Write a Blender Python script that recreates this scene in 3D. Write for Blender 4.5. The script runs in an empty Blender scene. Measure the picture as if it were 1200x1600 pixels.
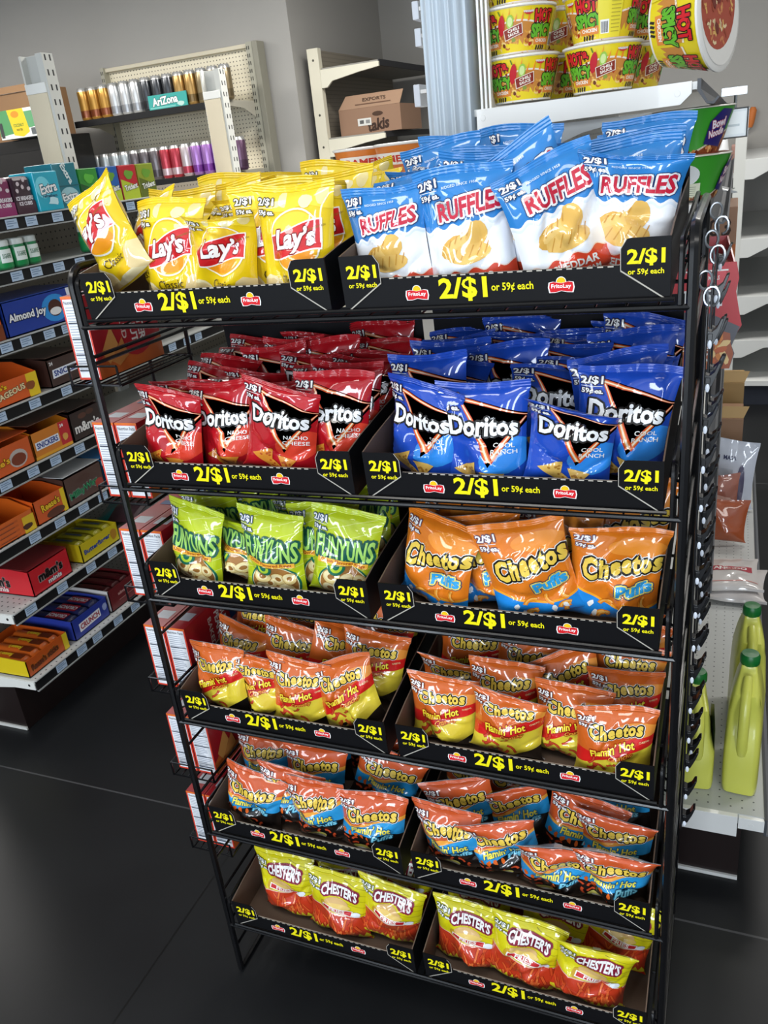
import bpy, bmesh, math, random
import numpy as np
from mathutils import Matrix, Vector
from mathutils.geometry import tessellate_polygon

SC = bpy.context.scene
COL = SC.collection
PI = math.pi

def lin(h):
    h = h.lstrip('#')
    c = [int(h[i:i + 2], 16) / 255 for i in (0, 2, 4)]
    return tuple(x / 12.92 if x <= .04045 else ((x + .055) / 1.055) ** 2.4 for x in c)

# ------------------------------------------------------------------ camera
def set_camera():
    f, yaw, pitch, roll = 1288.46, .4169, .4069, -.1131
    cy, sy, cp, sp = math.cos(yaw), math.sin(yaw), math.cos(pitch), math.sin(pitch)
    fwd = Vector((-sy * cp, cy * cp, -sp)); right = Vector((cy, sy, 0)); up = right.cross(fwd)
    cr, sr = math.cos(roll), math.sin(roll)
    r2 = right * cr + up * sr; u2 = up * cr - right * sr
    cam = bpy.data.cameras.new('camera'); cam.sensor_fit = 'HORIZONTAL'; cam.sensor_width = 36
    cam.lens = f * 36 / 1200; cam.clip_start = .02
    o = bpy.data.objects.new('camera', cam); COL.objects.link(o)
    m = Matrix((r2, u2, -fwd)).transposed().to_4x4(); m.translation = (.9698, -1.0706, 1.7134)
    o.matrix_world = m; SC.camera = o
set_camera()

# ------------------------------------------------------------------ light and exposure
vs = SC.view_settings
vs.view_transform = 'Standard'; vs.look = 'None'; vs.gamma = 1; vs.use_curve_mapping = False
vs.exposure = 0.0
SC.cycles.use_denoising = True
SC.cycles.max_bounces = 6
world = bpy.data.worlds.new('world'); SC.world = world; world.use_nodes = True
world.node_tree.nodes['Background'].inputs[0].default_value = (.72, .82, 1.0, 1)
world.node_tree.nodes['Background'].inputs[1].default_value = .30

def area(name, loc, target, sx, sy, power, col):
    l = bpy.data.lights.new(name, 'AREA'); l.shape = 'RECTANGLE'; l.size = sx; l.size_y = sy
    l.energy = power; l.color = col
    o = bpy.data.objects.new(name, l); COL.objects.link(o); o.location = loc
    d = Vector(target) - Vector(loc); o.rotation_euler = d.to_track_quat('-Z', 'Y').to_euler()
    return o
# daylight through the shop front behind the photographer, three tall panes
for i, (x, w, p) in enumerate([(-3.0, .55, 44), (-1.0, .55, 56), (.75, .55, 66), (2.5, .55, 62)]):
    area('storefront_daylight', (x, -4.1, 1.55), (x, 0, 1.25), w, 2.3, p, (.82, .91, 1.0))
# ceiling fluorescents
for x, y, p in [(.2, -1.0, 20), (2.6, 1.8, 34), (-2.6, 2.3, 44), (-.5, 3.2, 60), (-4.1, 2.2, 62), (1.6, 3.9, 34), (-2.2, -1.6, 14), (2.3, -1.4, 14)]:
    area('ceiling_fluorescent', (x, y, 3.12), (x, y, 0), 1.2, .55, p, (1.0, .97, .92))

# ------------------------------------------------------------------ materials
def newmat(name):
    m = bpy.data.materials.new(name); m.use_nodes = True
    return m, m.node_tree.nodes, m.node_tree.links, m.node_tree.nodes['Principled BSDF']

def noise_bump(n, l, b, scale, strength, dist=.002, detail=3, coord='Object', ridged=False):
    tc = n.new('ShaderNodeTexCoord'); tx = n.new('ShaderNodeTexNoise')
    tx.inputs['Scale'].default_value = scale; tx.inputs['Detail'].default_value = detail
    if ridged: tx.noise_type = 'RIDGED_MULTIFRACTAL'; tx.inputs['Detail'].default_value = 1.5
    bp = n.new('ShaderNodeBump'); bp.inputs['Strength'].default_value = strength; bp.inputs['Distance'].default_value = dist
    l.new(tc.outputs[coord], tx.inputs['Vector']); l.new(tx.outputs['Fac'], bp.inputs['Height'])
    l.new(bp.outputs['Normal'], b.inputs['Normal'])
    return tx

def printed(name, rough, spec=.5, coat=0, bump=(60, .1), metal=0, coat_rough=.05):
    m, n, l, b = newmat(name)
    a = n.new('ShaderNodeAttribute'); a.attribute_name = 'Col'
    l.new(a.outputs['Color'], b.inputs['Base Color'])
    b.inputs['Roughness'].default_value = rough; b.inputs['Specular IOR Level'].default_value = spec
    b.inputs['Coat Weight'].default_value = coat; b.inputs['Coat Roughness'].default_value = coat_rough; b.inputs['Coat IOR'].default_value = 1.7 if coat > .8 else 1.5
    b.inputs['Metallic'].default_value = metal
    if bump: noise_bump(n, l, b, bump[0], bump[1], *bump[2:])
    return m

def plain(name, col, rough=.5, metal=0, spec=.5, bump=None, coat=0, vary=0, vscale=8):
    m, n, l, b = newmat(name)
    c = lin(col) + (1,)
    b.inputs['Base Color'].default_value = c
    b.inputs['Roughness'].default_value = rough; b.inputs['Metallic'].default_value = metal
    b.inputs['Specular IOR Level'].default_value = spec; b.inputs['Coat Weight'].default_value = coat
    if bump: noise_bump(n, l, b, bump[0], bump[1])
    if vary:
        tc = n.new('ShaderNodeTexCoord'); tx = n.new('ShaderNodeTexNoise'); tx.inputs['Scale'].default_value = vscale
        tx.inputs['Detail'].default_value = 5
        r = n.new('ShaderNodeMapRange'); r.inputs['To Min'].default_value = 1 - vary; r.inputs['To Max'].default_value = 1 + vary
        mx = n.new('ShaderNodeVectorMath'); mx.operation = 'SCALE'; mx.inputs[0].default_value = c[:3]
        l.new(tc.outputs['Object'], tx.inputs['Vector']); l.new(tx.outputs['Fac'], r.inputs['Value'])
        l.new(r.outputs['Result'], mx.inputs['Scale']); l.new(mx.outputs['Vector'], b.inputs['Base Color'])
    return m

FILM = printed('printed_bag_film', .36, .25, .85, (17, .75, .006, 2, 'Object', True), 0, .045)
CARD = printed('printed_card', .55, .3, 0, (90, .05))
TRAY = printed('printed_tray_card', .42, .12, 0, (120, .04))
GLOSS = printed('printed_gloss_carton', .32, .5, .2, None)
CAN = printed('printed_can', .28, .6, .2, None, .55)
WRAP = printed('printed_wrapper', .3, .5, .3, (50, .25))
WIRE = plain('black_powder_coat', '0d0d0f', .26, 0, .4, None, .1)
BLACKP = plain('black_plastic', '101012', .28, 0, .5)
CREAM = plain('cream_enamel', 'd9d2bd', .45, 0, .4, None, 0, .04)
WHITE = plain('white_enamel', 'e9e9e6', .35, 0, .45, None, .2)
POSTW = plain('white_enamel_blue_daylight', 'bac6d0', .35, 0, .4, None, .1)  # white post enamel, with dimmer bluish daylight put into the colour
SHELFW = plain('pale_grey_enamel', 'c9cac6', .42, 0, .4, None, 0, .05)
STEEL = plain('galvanised_steel', '9a9c9c', .35, .8, .5, None, 0, .1, 30)
CHROME = plain('zinc_plated_wire', 'aeb2b6', .3, 1.0)
DARK = plain('dark_kick_plate', '1d1413', .35, 0, .5)
STRIP = plain('black_price_strip', '121214', .3, 0, .5)
SLOT = plain('slot_dark', '17171a', .7)
JUG = plain('yellow_plastic_jug', 'd2d45c', .33, 0, .5, None, .2)
GREENCAP = plain('green_plastic_cap', '0f6a2c', .35)

# ------------------------------------------------------------------ mesh builder
class MB:
    def __init__(s): s.v = []; s.f = []; s.c = []; s.n = 0; s.nr = []; s.hasn = False
    def add(s, v, f, col=(1, 1, 1), nrm=None):
        v = np.asarray(v, float).reshape(-1, 3); s.v.append(v)
        k = s.n; s.f.extend([tuple(i + k for i in q) for q in f]); s.n += len(v)
        if isinstance(col, str): col = lin(col)
        if isinstance(col, list): s.c.extend(col)
        else: s.c.extend([col] * len(f))
        if nrm is not None: s.hasn = True; s.nr.append(nrm)
        else: s.nr.append(np.zeros_like(v))
        return s
    def box(s, a, b, col=(1, 1, 1)):
        (x0, y0, z0), (x1, y1, z1) = a, b
        v = [(x0, y0, z0), (x1, y0, z0), (x1, y1, z0), (x0, y1, z0), (x0, y0, z1), (x1, y0, z1), (x1, y1, z1), (x0, y1, z1)]
        return s.add(v, [(0, 3, 2, 1), (4, 5, 6, 7), (0, 1, 5, 4), (1, 2, 6, 5), (2, 3, 7, 6), (3, 0, 4, 7)], col)
    def prism(s, pts, d, o=(0, 0, 0), ux=(1, 0, 0), uy=(0, 0, 1), un=(0, -1, 0), col=(1, 1, 1)):
        """2D outline extruded by d along un."""
        p = np.array(pts, float); o, ux, uy, un = (np.array(q, float) for q in (o, ux, uy, un))
        A = o + p[:, :1] * ux + p[:, 1:2] * uy; B = A + un * d; n = len(p)
        tri = tessellate_polygon([[Vector((x, y, 0)) for x, y in p]])
        f = [tuple(i + n for i in t) for t in tri] + [tuple(reversed(t)) for t in tri]
        f += [(i, (i + 1) % n, (i + 1) % n + n, i + n) for i in range(n)]
        return s.add(np.vstack([A, B]), f, col)
    def tube(s, pts, r, n=6, col=(1, 1, 1), closed=False):
        P = [Vector(p) for p in pts]; m = len(P); V = []; prev = None
        for i in range(m):
            a = P[i - 1] if (i or closed) else P[0]; b = P[(i + 1) % m] if (i < m - 1 or closed) else P[-1]
            t = (b - a).normalized()
            if prev is None:
                u = t.orthogonal().normalized()
            else:
                u = (prev - t * prev.dot(t)); u = u.normalized() if u.length > 1e-6 else t.orthogonal().normalized()
            prev = u; w = t.cross(u)
            rr = r[i] if isinstance(r, (list, tuple)) else r
            V += [P[i] + (u * math.cos(2 * PI * k / n) + w * math.sin(2 * PI * k / n)) * rr for k in range(n)]
        f = []
        for i in range(m if closed else m - 1):
            j = (i + 1) % m
            f += [(i * n + k, i * n + (k + 1) % n, j * n + (k + 1) % n, j * n + k) for k in range(n)]
        if not closed: f += [tuple(reversed(range(n))), tuple((m - 1) * n + k for k in range(n))]
        return s.add([tuple(v) for v in V], f, col)
    def lathe(s, prof, n=24, o=(0, 0, 0), col=(1, 1, 1), cols=None):
        V = []
        for r, z in prof:
            V += [(o[0] + r * math.cos(2 * PI * k / n), o[1] + r * math.sin(2 * PI * k / n), o[2] + z) for k in range(n)]
        f = []; cl = []
        for i in range(len(prof) - 1):
            for k in range(n):
                f.append((i * n + k, i * n + (k + 1) % n, (i + 1) * n + (k + 1) % n, (i + 1) * n + k)); cl.append(cols[i] if cols else None)
        c = [lin(q) if isinstance(q, str) else q for q in cl] if cols else col
        return s.add(V, f, c)
    def art(s, art, o, ux, uy, un, eps=.0003, de=.00025):
        V, L, F, C = art.flat(); de = min(de, .0012 / max(L.max(), 1)); o, ux, uy, un = (np.array(q, float) for q in (o, ux, uy, un))
        return s.add(o + V[:, :1] * ux + V[:, 1:2] * uy + (eps + de * L[:, None]) * un, F, C)
    def artmap(s, art, fn):
        V, L, F, C = art.flat(); return s.add(fn(V, L * min(1, 16 / max(L.max(), 1))), F, C)
    def build(s, name, mat, parent=None, smooth=True, bevel=0, angle=40):
        me = bpy.data.meshes.new(name); V = np.vstack(s.v)
        me.from_pydata(V.tolist(), [], s.f)
        me.materials.append(mat)
        at = me.color_attributes.new('Col', 'FLOAT_COLOR', 'CORNER')
        cnt = np.array([len(q) for q in s.f]); c = np.ones((len(s.f), 4)); c[:, :3] = np.array(s.c, float)
        at.data.foreach_set('color', np.repeat(c, cnt, axis=0).ravel().astype(np.float32))
        if smooth: me.shade_smooth() if s.hasn else me.polygons.foreach_set('use_smooth', [True] * len(s.f))
        if s.hasn: me.normals_split_custom_set_from_vertices(np.vstack(s.nr).tolist())
        elif smooth: me.set_sharp_from_angle(angle=math.radians(angle))
        me.update()
        o = bpy.data.objects.new(name, me); COL.objects.link(o)
        if parent: o.parent = parent
        if bevel:
            b = o.modifiers.new('Bevel', 'BEVEL'); b.width = bevel; b.segments = 2; b.limit_method = 'ANGLE'; b.angle_limit = math.radians(50)
        return o

def thing(name, label, cat, loc=(0, 0, 0), rz=0, group=None):
    o = bpy.data.objects.new(name, None); COL.objects.link(o); o.empty_display_size = .02
    o.location = loc; o.rotation_euler = (0, 0, rz); o['label'] = label; o['category'] = cat
    if group: o['group'] = group
    return o
def tag(o, label, cat, group=None, loc=None):
    o['label'] = label; o['category'] = cat
    if group: o['group'] = group
    if loc is not None: o.location = loc
    return o
def structure(o): o['kind'] = 'structure'; return o
def dup(root, loc, rot, label, group=None):
    r = root.copy(); COL.objects.link(r); r.location = loc; r.rotation_euler = rot if isinstance(rot, tuple) else (0, 0, rot)
    r['label'] = label
    if group: r['group'] = group
    for ch in list(root.children):
        c = ch.copy(); COL.objects.link(c); c.parent = r
        for g in list(ch.children):
            d = g.copy(); COL.objects.link(d); d.parent = c
    return r

# ------------------------------------------------------------------ flat artwork: coloured outlines stacked in thin layers
_glyph = {}
def glyphs(t, off, shear, resu=2):
    k = (t, off, shear, resu)
    if k not in _glyph:
        cu = bpy.data.curves.new('t', 'FONT'); cu.body = t; cu.size = 1; cu.offset = off; cu.shear = shear; cu.resolution_u = resu
        ob = bpy.data.objects.new('t', cu); m = ob.to_mesh()
        v = np.zeros(len(m.vertices) * 3); m.vertices.foreach_get('co', v); v = v.reshape(-1, 3)[:, :2].copy()
        f = [tuple(p.vertices) for p in m.polygons]
        ob.to_mesh_clear(); bpy.data.objects.remove(ob); bpy.data.curves.remove(cu)
        _glyph[k] = (v, f)
    return _glyph[k]

class Art:
    def __init__(s): s.L = []
    def poly(s, pts, c):
        pts = [(float(x), float(y)) for x, y in pts]
        tri = tessellate_polygon([[Vector((x, y, 0)) for x, y in pts]])
        s.L.append((np.array(pts), [tuple(t) for t in tri], lin(c) if isinstance(c, str) else c)); return s
    def rect(s, x0, y0, x1, y1, c): return s.poly([(x0, y0), (x1, y0), (x1, y1), (x0, y1)], c)
    def ell(s, cx, cy, rx, ry, c, n=26, rot=0, a0=0, a1=2 * PI):
        P = []
        for i in range(n if a1 - a0 > 6.2 else n + 1):
            a = a0 + (a1 - a0) * i / n; x, y = rx * math.cos(a), ry * math.sin(a)
            P.append((cx + x * math.cos(rot) - y * math.sin(rot), cy + x * math.sin(rot) + y * math.cos(rot)))
        return s.poly(P, c)
    def blob(s, cx, cy, rx, ry, c, seed=0, n=16, rough=.15, rot=0):
        r = random.Random(seed); P = []
        for i in range(n):
            a = 2 * PI * i / n; k = 1 + r.uniform(-rough, rough); x, y = rx * k * math.cos(a), ry * k * math.sin(a)
            P.append((cx + x * math.cos(rot) - y * math.sin(rot), cy + x * math.sin(rot) + y * math.cos(rot)))
        return s.poly(P, c)
    def band(s, x0, x1, lo, hi, c, n=18):
        X = [x0 + (x1 - x0) * i / n for i in range(n + 1)]
        return s.poly([(x, lo(x)) for x in X] + [(x, hi(x)) for x in reversed(X)], c)
    def stroke(s, pts, w, c):
        P = [Vector((x, y)) for x, y in pts]; A = []; B = []
        for i, p in enumerate(P):
            t = (P[min(i + 1, len(P) - 1)] - P[max(i - 1, 0)]).normalized(); nn = Vector((-t.y, t.x))
            ww = w[i] if isinstance(w, (list, tuple)) else w
            A.append(p + nn * ww / 2); B.append(p - nn * ww / 2)
        V = [tuple(q) for q in A + B]; n = len(P)
        s.L.append((np.array(V), [(i, n + i, n + i + 1, i + 1) for i in range(n - 1)], lin(c) if isinstance(c, str) else c)); return s
    def text(s, t, cx, cy, w, h, c, off=.02, shear=0, rot=0, warp=None, outl=(), resu=2):
        v0, _ = glyphs(t, off, shear, resu)
        lo, hi = v0.min(0), v0.max(0); sz = np.maximum(hi - lo, 1e-6); mid = (lo + hi) / 2
        k = np.array([w / sz[0], (h / sz[1]) if h else w / sz[0]])
        jobs = []
        for rad, oc in outl:      # outline colour: shifted copies behind the letters
            jobs += [((math.cos(a) * rad, math.sin(a) * rad), oc) for a in np.arange(8) * PI / 4]
            jobs.append(None)
        jobs.append(((0, 0), c)); group = []
        def place(shift):
            q = (v0 - mid) * k
            if warp: q = warp(q / np.array([w, h or k[1] * sz[1]])) * np.array([w, h or k[1] * sz[1]])
            q = q + np.array(shift); ca, sa = math.cos(rot), math.sin(rot)
            return np.stack([cx + q[:, 0] * ca - q[:, 1] * sa, cy + q[:, 0] * sa + q[:, 1] * ca], 1)
        f = glyphs(t, off, shear, resu)[1]; V = []; F = []; n = 0; cc = None
        for j in jobs:
            if j is None:
                s.L.append((np.vstack(V), F, lin(cc))); V = []; F = []; n = 0; continue
            q = place(j[0]); V.append(q); F = F + [tuple(i + n for i in t_) for t_ in f]; n += len(q); cc = j[1]
        s.L.append((np.vstack(V), F, lin(cc) if isinstance(cc, str) else cc)); return s
    def put(s, other, cx, cy, sc=1, rot=0, sy=None):
        ca, sa = math.cos(rot), math.sin(rot); sy = sy or sc
        for v, f, c in other.L:
            q = v * np.array([sc, sy]); s.L.append((np.stack([cx + q[:, 0] * ca - q[:, 1] * sa, cy + q[:, 0] * sa + q[:, 1] * ca], 1), f, c))
        return s
    def pack(s, n0, period):
        """the outlines from n0 on repeat every `period` outlines: lay equal ones in the same layer"""
        s.pk = getattr(s, 'pk', []) + [(n0, len(s.L), period)]; return s
    def flat(s):
        if getattr(s, '_f', None) is not None: return s._f
        V, L, F, C, n = [], [], [], [], 0; k = -1; pk = getattr(s, 'pk', []); base = 0
        for i, (v, f, c) in enumerate(s.L):
            hit = [q for q in pk if q[0] <= i < q[1]]
            if hit:
                if i == hit[0][0]: base = k + 1
                z = base + (i - hit[0][0]) % hit[0][2]; k = max(k, z)
            else: k += 1; z = k
            V.append(v); L.append(np.full(len(v), float(z))); F += [tuple(i + n for i in t) for t in f]; C += [c] * len(f); n += len(v)
        s._f = (np.vstack(V), np.concatenate(L), F, C); return s._f
    def cut(s, us, vs, clip=None, diag=False):
        """split every outline along a grid (so it can follow a curved surface); clip=(u0,v0,u1,v1)"""
        V, L, F, C = s.flat(); bm = bmesh.new()
        bv = [bm.verts.new((x, y, k)) for (x, y), k in zip(V, L)]; lay = bm.faces.layers.int.new('c')
        for i, t in enumerate(F):
            try: fc = bm.faces.new([bv[j] for j in t]); fc[lay] = i
            except ValueError: pass
        def bis(co, no, **k): bmesh.ops.bisect_plane(bm, geom=bm.verts[:] + bm.edges[:] + bm.faces[:], dist=1e-6, plane_co=co, plane_no=no, **k)
        if clip:
            bis((clip[0], 0, 0), (-1, 0, 0), clear_outer=True); bis((clip[2], 0, 0), (1, 0, 0), clear_outer=True)
            bis((0, clip[1], 0), (0, -1, 0), clear_outer=True); bis((0, clip[3], 0), (0, 1, 0), clear_outer=True)
        for u in us: bis((u, 0, 0), (1, 0, 0))
        for v in vs: bis((0, v, 0), (0, 1, 0))
        if diag:      # along the diagonals of the grid cells too
            du, dv = us[1] - us[0], vs[1] - vs[0]; u0, v0 = us[0] - du, vs[0] - dv
            for k in range(-len(vs), len(us) + 1): bis((u0 + k * du, v0, 0), (1 / du, -1 / dv, 0))
        bm.verts.ensure_lookup_table(); bm.verts.index_update()
        r = Art(); q = np.array([tuple(v.co) for v in bm.verts]).reshape(-1, 3)
        r._f = (q[:, :2], q[:, 2], [tuple(v.index for v in f.verts) for f in bm.faces], [C[f[lay]] for f in bm.faces]); bm.free()
        return r
def arch(a): return lambda q: np.stack([q[:, 0], q[:, 1] + a * (1 - (2 * q[:, 0]) ** 2)], 1)
def fan(a, b): return lambda q: np.stack([q[:, 0], q[:, 1] * (1 + a * q[:, 0]) + b * q[:, 0]], 1)
# ------------------------------------------------------------------ printed bag fronts (unit width, u -.5...5, v 0..1.32)
def pricemark(A, x, y, s=1.0, rot=0, ink='2a2f55'):
    A.text('2/$1', x, y, .25 * s, .105 * s, 'f4f4f2', .03, 0, rot, None, ((.012 * s, ink),))
    A.rect(x - .12 * s, y - .073 * s, x + .12 * s, y - .066 * s, 'f0f0f0')
    A.text('59¢ ea.', x + .01, y - .135 * s, .25 * s, .08 * s, 'f4f4f2', .03, 0, rot, None, ((.011 * s, ink),))

def flavor_text(A, t, x, y, w, h, c, ink=None): A.text(t, x, y, w, h, c, .012)

def art_potato():                                  # yellow potato chip bag
    A = Art()
    A.band(-.5, .5, lambda x: 0, lambda x: .2 + .05 * math.sin(5 * x), 'f0c21e')
    A.blob(-.38, .12, .26, .24, 'efe0b0', 3, 16, .1); A.blob(-.36, .13, .2, .18, 'e3c98c', 5, 14, .12)
    A.blob(.42, .16, .22, .26, 'ead29a', 7, 14, .1); A.blob(.1, .03, .3, .1, 'f0e2b4', 9, 16, .1)
    A.band(-.5, .5, lambda x: 1.06 + .03 * math.sin(9 * x), lambda x: 1.32, 'f6d832')
    A.blob(-.12, 1.16, .05, .09, 'f1e3a8', 1, 12, .1); A.blob(.18, 1.13, .09, .07, 'f3e6b2', 2, 12, .1); A.blob(.38, 1.17, .07, .09, 'efdc96', 2, 12, .1)
    A.ell(.06, .74, .335, .33, 'f8f3e2', 34); A.ell(.06, .74, .315, .31, 'f7b81e', 34)
    A.ell(.06, .81, .29, .22, 'fbd23a', 30); A.ell(.06, .56, .24, .11, 'f39a1c', 26)
    bl = lambda x: .59 + .055 * math.sin(5.5 * (x - .06)); bh = lambda x: .85 + .085 * math.sin(4.6 * (x - .02))
    A.band(-.275, .395, lambda x: bl(x) - .016, lambda x: bh(x) + .016, 'f7f4ee'); A.band(-.262, .382, bl, bh, 'cf1f25')
    A.text('Lay’s', .055, .725, .52, .27, 'fbfbf8', .035, .22, .1, None, ((.014, '8e1016'),))
    A.text('Classic', .04, .32, .36, .1, '4a3a14', .006)
    A.text('GUARANTEED FRESH', .33, .86, .2, .022, '8a6c10', .01, 0, .25)
    pricemark(A, -.33, 1.13, .85, 0, '3d3a2a'); return A, 'ecc916', 'dfc68e'

def art_ridged():                                  # blue ridged chip bag
    A = Art()
    w1 = lambda x: .77 + .022 * math.sin(34 * x) + .05 * x; w2 = lambda x: .3 + .025 * math.sin(28 * x) + .03 * x
    A.band(-.5, .5, lambda x: 0, w1, 'eef1f6', 40); A.band(-.5, .5, lambda x: w1(x) - .05, lambda x: w1(x) - .025, 'dce6f2', 40)
    A.band(-.5, .5, lambda x: 0, w2, 'd9472c', 40); A.band(-.5, .5, lambda x: w2(x) - .012, w2, 'f0d8c8', 40)
    A.blob(-.1, .55, .2, .11, 'dca94e', 2, 16, .08, .3); A.blob(-.05, .58, .19, .08, 'edc573', 4, 16, .08, .4)
    A.blob(.12, .64, .12, .13, 'e6b85e', 5, 14, .1, -.3); A.blob(.02, .46, .24, .1, 'e9bd66', 6, 16, .07, .05)
    for i in range(5): A.stroke([(-.17 + i * .09, .4 + i * .01), (-.11 + i * .09, .52 + i * .01)], .012, 'cf9840')
    for i in range(4): A.stroke([(-.2 + i * .07, .55 + i * .03), (-.17 + i * .07, .62 + i * .03)], .011, 'cf9840')
    A.text('RUFFLES', .07, .93, .72, .19, 'c4213c', .035, .1, .09, fan(.1, 0), ((.03, '20305e'), (.021, 'f6f6f8')))
    A.text('RIDGED SINCE 1958', -.02, 1.13, .36, .025, 'd9e8f6', .01, 0, .06)
    A.text('CHEDDAR', .02, .21, .5, .08, 'f4efe6', .03); A.text('& SOUR CREAM', .03, .125, .48, .045, 'f4efe6', .02)
    pricemark(A, -.35, 1.165, .82, .05, '20305e'); return A, '2c80c8', '2a6cb4'

def art_tortilla(base, hi, lo, flav):              # red / blue tortilla chip bag
    A = Art()
    A.ell(.28, .5, .3, .2, hi, 22, .4); pass
    A.band(-.5, .5, lambda x: 0, lambda x: .1, base)
    T = [(-.24, 1.08), (.5, .86), (.1, .34)]
    A.poly([(-.28, 1.19), (.56, .95), (.1, .38)], lo)
    for (p, q, w0, w1) in [((-.24, 1.145), (.5, .948), .05, .012), ((.49, .93), (.115, .45), .02, .085), ((.115, .45), (-.23, 1.12), .085, .03)]:
        pts = [(p[0] + (q[0] - p[0]) * t, p[1] + (q[1] - p[1]) * t) for t in (0, .33, .66, 1)]
        ws = [w0 + (w1 - w0) * t for t in (0, .33, .66, 1)]
        A.stroke(pts, ws, 'c8401c'); A.stroke(pts, [k * .62 for k in ws], 'e8863a'); A.stroke(pts, [k * .28 for k in ws], 'f6e4c8')
    W = .8
    A.text('Doritos', .02, .83, W, .22, 'f4f5f6', .035, 0, .0, fan(-.12, 0), ((.024, '17120f'),))
    for i, t in enumerate(flav): flavor_text(A, t, .27, .62 - .075 * i, .085 * len(t) ** .75, .052, 'eeeeea', '8a8a92')
    for (x, y, r, sd) in [(-.16, .3, .19, 2), (.13, .25, .16, 5), (-.02, .18, .12, 8)]:
        a = sd * .5; P = [(x + r * math.cos(a + k * 2.1), y + r * .85 * math.sin(a + k * 2.1)) for k in range(3)]
        A.poly(P, 'd98a30' if base[0] != '1' else 'd9b05a')
        for j in range(7):
            rr = random.Random(sd * 9 + j); A.blob(x + rr.uniform(-.4, .4) * r, y + rr.uniform(-.35, .35) * r, .018, .014, 'b8501c' if base[0] != '1' else 'a8762c', j, 7)
    pass
    pricemark(A, -.36, 1.15, .9, 0, '2a1a30'); return A, base, base

def ring(A, x, y, R, r, c1, c2, c3): A.ell(x, y, R, R * .85, c3, 18); A.ell(x, y, R * .93, R * .78, c1, 18); A.ell(x - .1 * R, y + .1 * R, R * .7, R * .55, c2, 16); A.ell(x, y, r, r * .8, c3, 14)
def art_onion():                                   # lime onion ring bag
    A = Art()
    n0 = len(A.L)
    for i in range(9): A.stroke([(-.5 + .0 * i, .1 + i * .17), (.5, .42 + i * .17)], .006, 'e2ea8e')
    A.pack(n0, 1)
    pts = [(.06 + .40 * math.cos(a), .3 + (.3 if math.sin(a) > 0 else .34) * math.sin(a)) for a in np.linspace(0, 2 * PI, 34)[:-1]]
    A.poly(pts, '1f6e55'); A.poly([(.06 + (x - .06) * .93, .3 + (y - .3) * .93) for x, y in pts], 'eef2cf'); A.poly([(.06 + (x - .06) * .9, .3 + (y - .3) * .9) for x, y in pts], 'a8743a')
    n0 = len(A.L)
    for i, (x, y, R) in enumerate([(-.15, .2, .13), (.04, .12, .14), (.24, .2, .14), (-.12, .4, .14), (.12, .36, .13), (.3, .38, .11), (-.02, .28, .11)]):
        ring(A, x, y, R, R * .38, 'e8d08c', 'f2e2ae', '9c6a32')
    A.pack(n0, 8)
    A.ell(-.06, .56, .13, .14, '1f6e55', 20, 0, PI, 2 * PI); A.ell(-.06, .56, .09, .1, 'b6d63a', 18, 0, PI, 2 * PI); A.ell(-.06, .56, .05, .06, '1f6e55', 14, 0, PI, 2 * PI)
    A.text('FUNYUNS', .03, .8, .84, .3, 'a6d96a', .03, 0, -.03, fan(.0, -.02), ((.034, '1d5c4c'),))
    A.band(-.34, .4, lambda x: .575 - .06 * (x - .05), lambda x: .645 - .06 * (x - .05), 'f0b43a'); A.text('Onion Flavored Rings', .03, .61, .66, .06, 'a3301a', .02, 0, -.06)
    A.rect(.3, .02, .42, .09, 'e8ef9a')
    pricemark(A, -.35, 1.15, .85, 0, '2b4a7a'); return A, 'bccd24', 'aebf2a'

def cheese_logo(A, cx, cy, w, rot=.1):
    lets = [('C', -.42, .0, .2, .3), ('h', -.25, .0, .13, .26), ('e', -.1, -.01, .13, .19), ('e', .04, .0, .13, .19), ('t', .165, .03, .1, .25), ('o', .28, .02, .14, .19), ('s', .42, .03, .12, .2)]
    for rad, c in ((.04, 'f2f2ee'), (.027, '15110c'), (0, 'ecc94e')):
        for ch, x, y, ww, hh in lets:
            X = cx + w * (x * math.cos(rot) - y * math.sin(rot)); Y = cy + w * (x * math.sin(rot) + y * math.cos(rot))
            q = Art(); q.text(ch, X, Y, ww * w, hh * w * 1.08, c, .05, .1, rot)
            if rad:
                v, f, cc = q.L[0]; V = []; F = []
                for k in range(8):
                    F += [tuple(i + len(V) * len(v) for i in t) for t in f]; V.append(v + w * rad * np.array([math.cos(k * PI / 4), math.sin(k * PI / 4)]))
                A.L.append((np.vstack(V), F, cc))
            else: A.L.append(q.L[0])
def merge_tail(A, n0, groups):      # squash consecutive same-colour layers into one
    L = A.L[n0:]; out = []
    for v, f, c in L:
        if out and out[-1][2] == c:
            V, F, _ = out[-1]; out[-1] = (np.vstack([V, v]), F + [tuple(i + len(V) for i in t) for t in f], c)
        else: out.append((v, f, c))
    A.L = A.L[:n0] + out
def cheesy(A, *a):
    n0 = len(A.L); cheese_logo(A, *a); merge_tail(A, n0, 0)

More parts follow.
